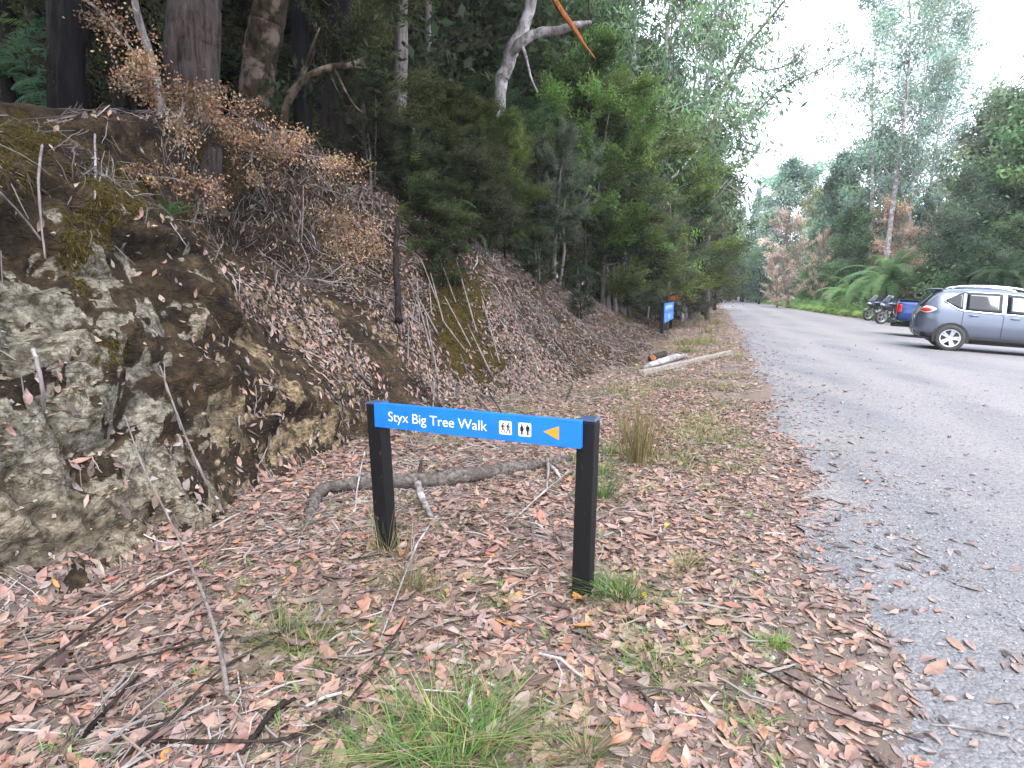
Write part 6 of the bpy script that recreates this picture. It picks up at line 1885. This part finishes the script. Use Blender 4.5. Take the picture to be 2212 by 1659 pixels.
# bracken and grass along the far side of the road
BR = [fern_mesh((0, 0, 0), 7, 1.0, .26, .9, 1.2, 16, 320 + i, "bracken") for i in range(2)]
def bake(me, P, S, R):
    n = len(me.vertices); co = np.empty(n * 3, np.float32); me.vertices.foreach_get("co", co); co = co.reshape(-1, 3)
    nt_ = len(me.polygons); lo = np.empty(nt_ * 3, np.int32); me.loops.foreach_get("vertex_index", lo); lo = lo.reshape(-1, 3)
    cc = np.empty(n * 4, np.float32); me.attributes["tint"].data.foreach_get("color", cc); cc = cc.reshape(-1, 4)[:, :3]
    ca, sa = cos(R), sin(R)
    q = np.stack([co[:, 0] * ca - co[:, 1] * sa, co[:, 0] * sa + co[:, 1] * ca, co[:, 2]], 1) * S + np.array(P)
    return q, lo, cc
parts = []
rng = np.random.default_rng(33)
for _ in range(480):
    u = rng.uniform(37, 115); v = float(ROAD_R(u)) - .3 - abs(rng.normal(0, 1.8))
    x, y = XY(u, v); p = drop(x, y)
    q, lo, cc = bake(BR[_ % 2], p, rng.uniform(1.1, 1.9), rng.uniform(0, 6))
    parts.append((q, lo, cc * rng.uniform(.8, 1.25)))
V_, T_, C_ = join(parts)
br = link("bracken", tri_data("bracken", V_, T_, M_LEAF, C_)); br.color = (.28, .44, .14, 1)
tag(br, 'low bright green bracken along the far road edge', 'bracken', kind='stuff')
parts = []
for _ in range(420):
    u = rng.uniform(29, 80); v = float(ROAD_R(u)) + .1 - abs(rng.normal(0, .5))
    x, y = XY(u, v); p = drop(x, y)
    parts.append(blades(tuple(p), 16, .3, .08, .4, .012, .5, [(.26, .22, .09), (.22, .21, .07), (.14, .18, .05), (.3, .26, .13)], rng))
V_, T_, C_ = join(parts)
tag(link("grass", tri_data("grass", V_, T_, M_BLADE, C_)), 'yellowish grass strip bordering the bracken', 'grass', kind='stuff')

# --- the far end of the road and the forest on the right
random.seed(9)
for key, px, Y, top, cl, wd, lb in [
    ('bush0', 1530, 78, 545, (.055, .075, .055), 1.3, 'bluish dark bush at the left of the road end'),
    ('mid0', 1575, 105, 470, (.12, .15, .06), .9, 'yellow-green tree over the end of the road'),
    ('bush2', 1605, 98, 530, (.05, .085, .05), 1.3, 'dark green bush tree at the end of the road'),
    ('mid1', 1650, 92, 470, (.08, .135, .08), .9, 'mid-green tree right of the road end'),
    ('mid0', 1692, 88, 358, (.11, .165, .125), 1.15, 'big pale bluish-green tree rising at the right of the sky gap'),
    ('spire', 1625, 170, 402, (.10, .13, .14), .9, 'tiny far conifer spire above the road end'),
    ('spire', 1593, 165, 440, (.10, .13, .14), .8, 'second lower far conifer left of the spire'),
    ('bush3', 1640, 80, 545, (.05, .08, .045), 1.2, 'rounded dark bush beside the far bracken'),
    ('dead0', 1702, 62, 466, (.54, .45, .385), 1.1, 'pinkish dead tree standing behind the bracken'),
    ('dead1', 1680, 60, 550, (.58, .47, .40), 1.05, 'lower pinkish dead shrub left of the dead tree'),
    ('dead0', 1765, 60, 505, (.55, .44, .36), .55, 'narrow pinkish dead sapling between green trees'),
    ('mid2', 1760, 72, 415, (.135, .14, .07), .9, 'olive-yellow tree behind the dead ones'),
    ('mid1', 1800, 66, 330, (.10, .15, .10), .95, 'tall bluish-green tree left of the slender gums'),
    ('mid0', 1835, 54, 455, (.045, .075, .035), .9, 'dark green tree behind the tree ferns'),
    ('bush1', 1750, 66, 560, (.07, .14, .04), 1.0, 'bright green bush above the bracken'),
    ('bush2', 1800, 52, 570, (.055, .09, .04), 1.1, 'dark bush behind the lighter tree fern'),
    ('mid2', 1880, 62, 300, (.095, .14, .09), .85, 'pale green crown behind the tallest gum'),
    ('dead1', 1945, 50, 495, (.46, .345, .26), 1.25, 'rust-brown shrub right of the slender trunk'),
    ('dead0', 1925, 54, 440, (.46, .35, .27), .95, 'tall rust-brown dead shrub behind the slender trunk'),
    ('dead1', 2035, 44, 500, (.44, .33, .25), 1.2, 'rust-brown shrub beneath the right-hand gums'),
    ('mid1', 1990, 58, 400, (.085, .13, .085), .8, 'blue-green tree between the right-hand gums'),
    ('mid0', 2060, 56, 395, (.095, .13, .06), .8, 'soft yellow-green tree right of the leaning gum'),
    ('mid2', 2105, 42, 250, (.075, .085, .06), .85, 'dull brown-green tree at the right of the sky'),
    ('mid0', 2165, 36, 200, (.07, .10, .06), .95, 'tall dark forest tree near the right edge'),
    ('mid1', 2225, 31, 120, (.06, .10, .045), 1.0, 'tallest dark tree at the right edge'),
    ('bush0', 2110, 36, 470, (.045, .07, .04), 1.2, 'dark low tree behind the grey car'),
    ('bush3', 2180, 30, 390, (.045, .065, .045), 1.2, 'dense blackish bush tree at the right edge'),
    ('bush1', 2215, 27, 470, (.04, .06, .035), 1.2, 'dim bush tree behind the front of the grey car'),
    ('bush2', 2050, 40, 545, (.045, .07, .035), 1.2, 'dark bush behind the blue pickup')]:
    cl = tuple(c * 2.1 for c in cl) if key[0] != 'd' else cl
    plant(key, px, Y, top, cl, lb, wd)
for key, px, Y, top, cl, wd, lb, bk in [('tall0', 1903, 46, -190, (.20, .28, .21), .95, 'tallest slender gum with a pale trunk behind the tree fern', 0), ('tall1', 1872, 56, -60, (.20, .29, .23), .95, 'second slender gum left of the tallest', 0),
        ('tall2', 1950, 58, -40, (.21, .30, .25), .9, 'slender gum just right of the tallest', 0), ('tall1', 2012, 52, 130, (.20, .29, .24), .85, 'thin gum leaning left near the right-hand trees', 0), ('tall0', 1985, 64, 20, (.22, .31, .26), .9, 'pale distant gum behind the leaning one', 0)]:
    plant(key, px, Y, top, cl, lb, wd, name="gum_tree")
G3 = "forest trees closing the right side"
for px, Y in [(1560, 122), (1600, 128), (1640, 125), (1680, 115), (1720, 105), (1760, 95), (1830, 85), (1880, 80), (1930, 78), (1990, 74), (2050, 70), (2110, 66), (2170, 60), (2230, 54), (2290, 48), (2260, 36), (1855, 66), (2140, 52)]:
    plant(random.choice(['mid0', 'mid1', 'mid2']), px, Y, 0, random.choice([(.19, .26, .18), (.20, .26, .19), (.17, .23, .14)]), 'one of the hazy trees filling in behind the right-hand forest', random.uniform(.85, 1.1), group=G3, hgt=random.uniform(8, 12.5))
G5 = "bushes closing the end of the road"
for px, Y in [(1535, 96), (1556, 104), (1578, 112), (1600, 106), (1622, 112), (1645, 102), (1668, 96), (1590, 118), (1560, 90), (1634, 92)]:
    plant(random.choice(['bush0', 'bush2', 'bush3']), px, Y, 0, random.choice([(.09, .125, .07), (.075, .11, .06), (.10, .13, .06)]), 'one of the bushes closing off the end of the road', 1.5, cat="shrub", group=G5, hgt=random.uniform(4, 6.5), name="shrub")
G4 = "low dark bushes behind the parked vehicles"
for px, Y in [(1960, 45), (2010, 41), (2060, 36), (2110, 33), (2160, 31), (2210, 29), (2260, 27), (1925, 50)]:
    plant(random.choice(['bush0', 'bush2', 'bush3']), px, Y, 0, random.choice([(.045, .07, .035), (.05, .06, .035)]), 'one of the low dark bushes behind the parked vehicles', 1.5, cat="shrub", group=G4, hgt=random.uniform(2.2, 3.6), name="shrub")

# ------------------------------------------------------------------ the damp air of the valley
hm = bpy.data.materials.new("damp_air")
hm.use_nodes = True
ht = hm.node_tree
ht.nodes.clear()
hv = ht.nodes.new("ShaderNodeVolumePrincipled")
hv.inputs["Color"].default_value = (.90, .95, 1.0, 1)
hv.inputs["Density"].default_value = 0.0006
ho = ht.nodes.new("ShaderNodeOutputMaterial")
ht.links.new(hv.outputs[0], ho.inputs["Volume"])
hb_ = MB()
hb_.box((20, 110, 27), (420, 380, 66))
hz_o = hb_.build("haze", hm)
tag(hz_o, 'thin pale haze softening the far trees', 'haze', kind='stuff')
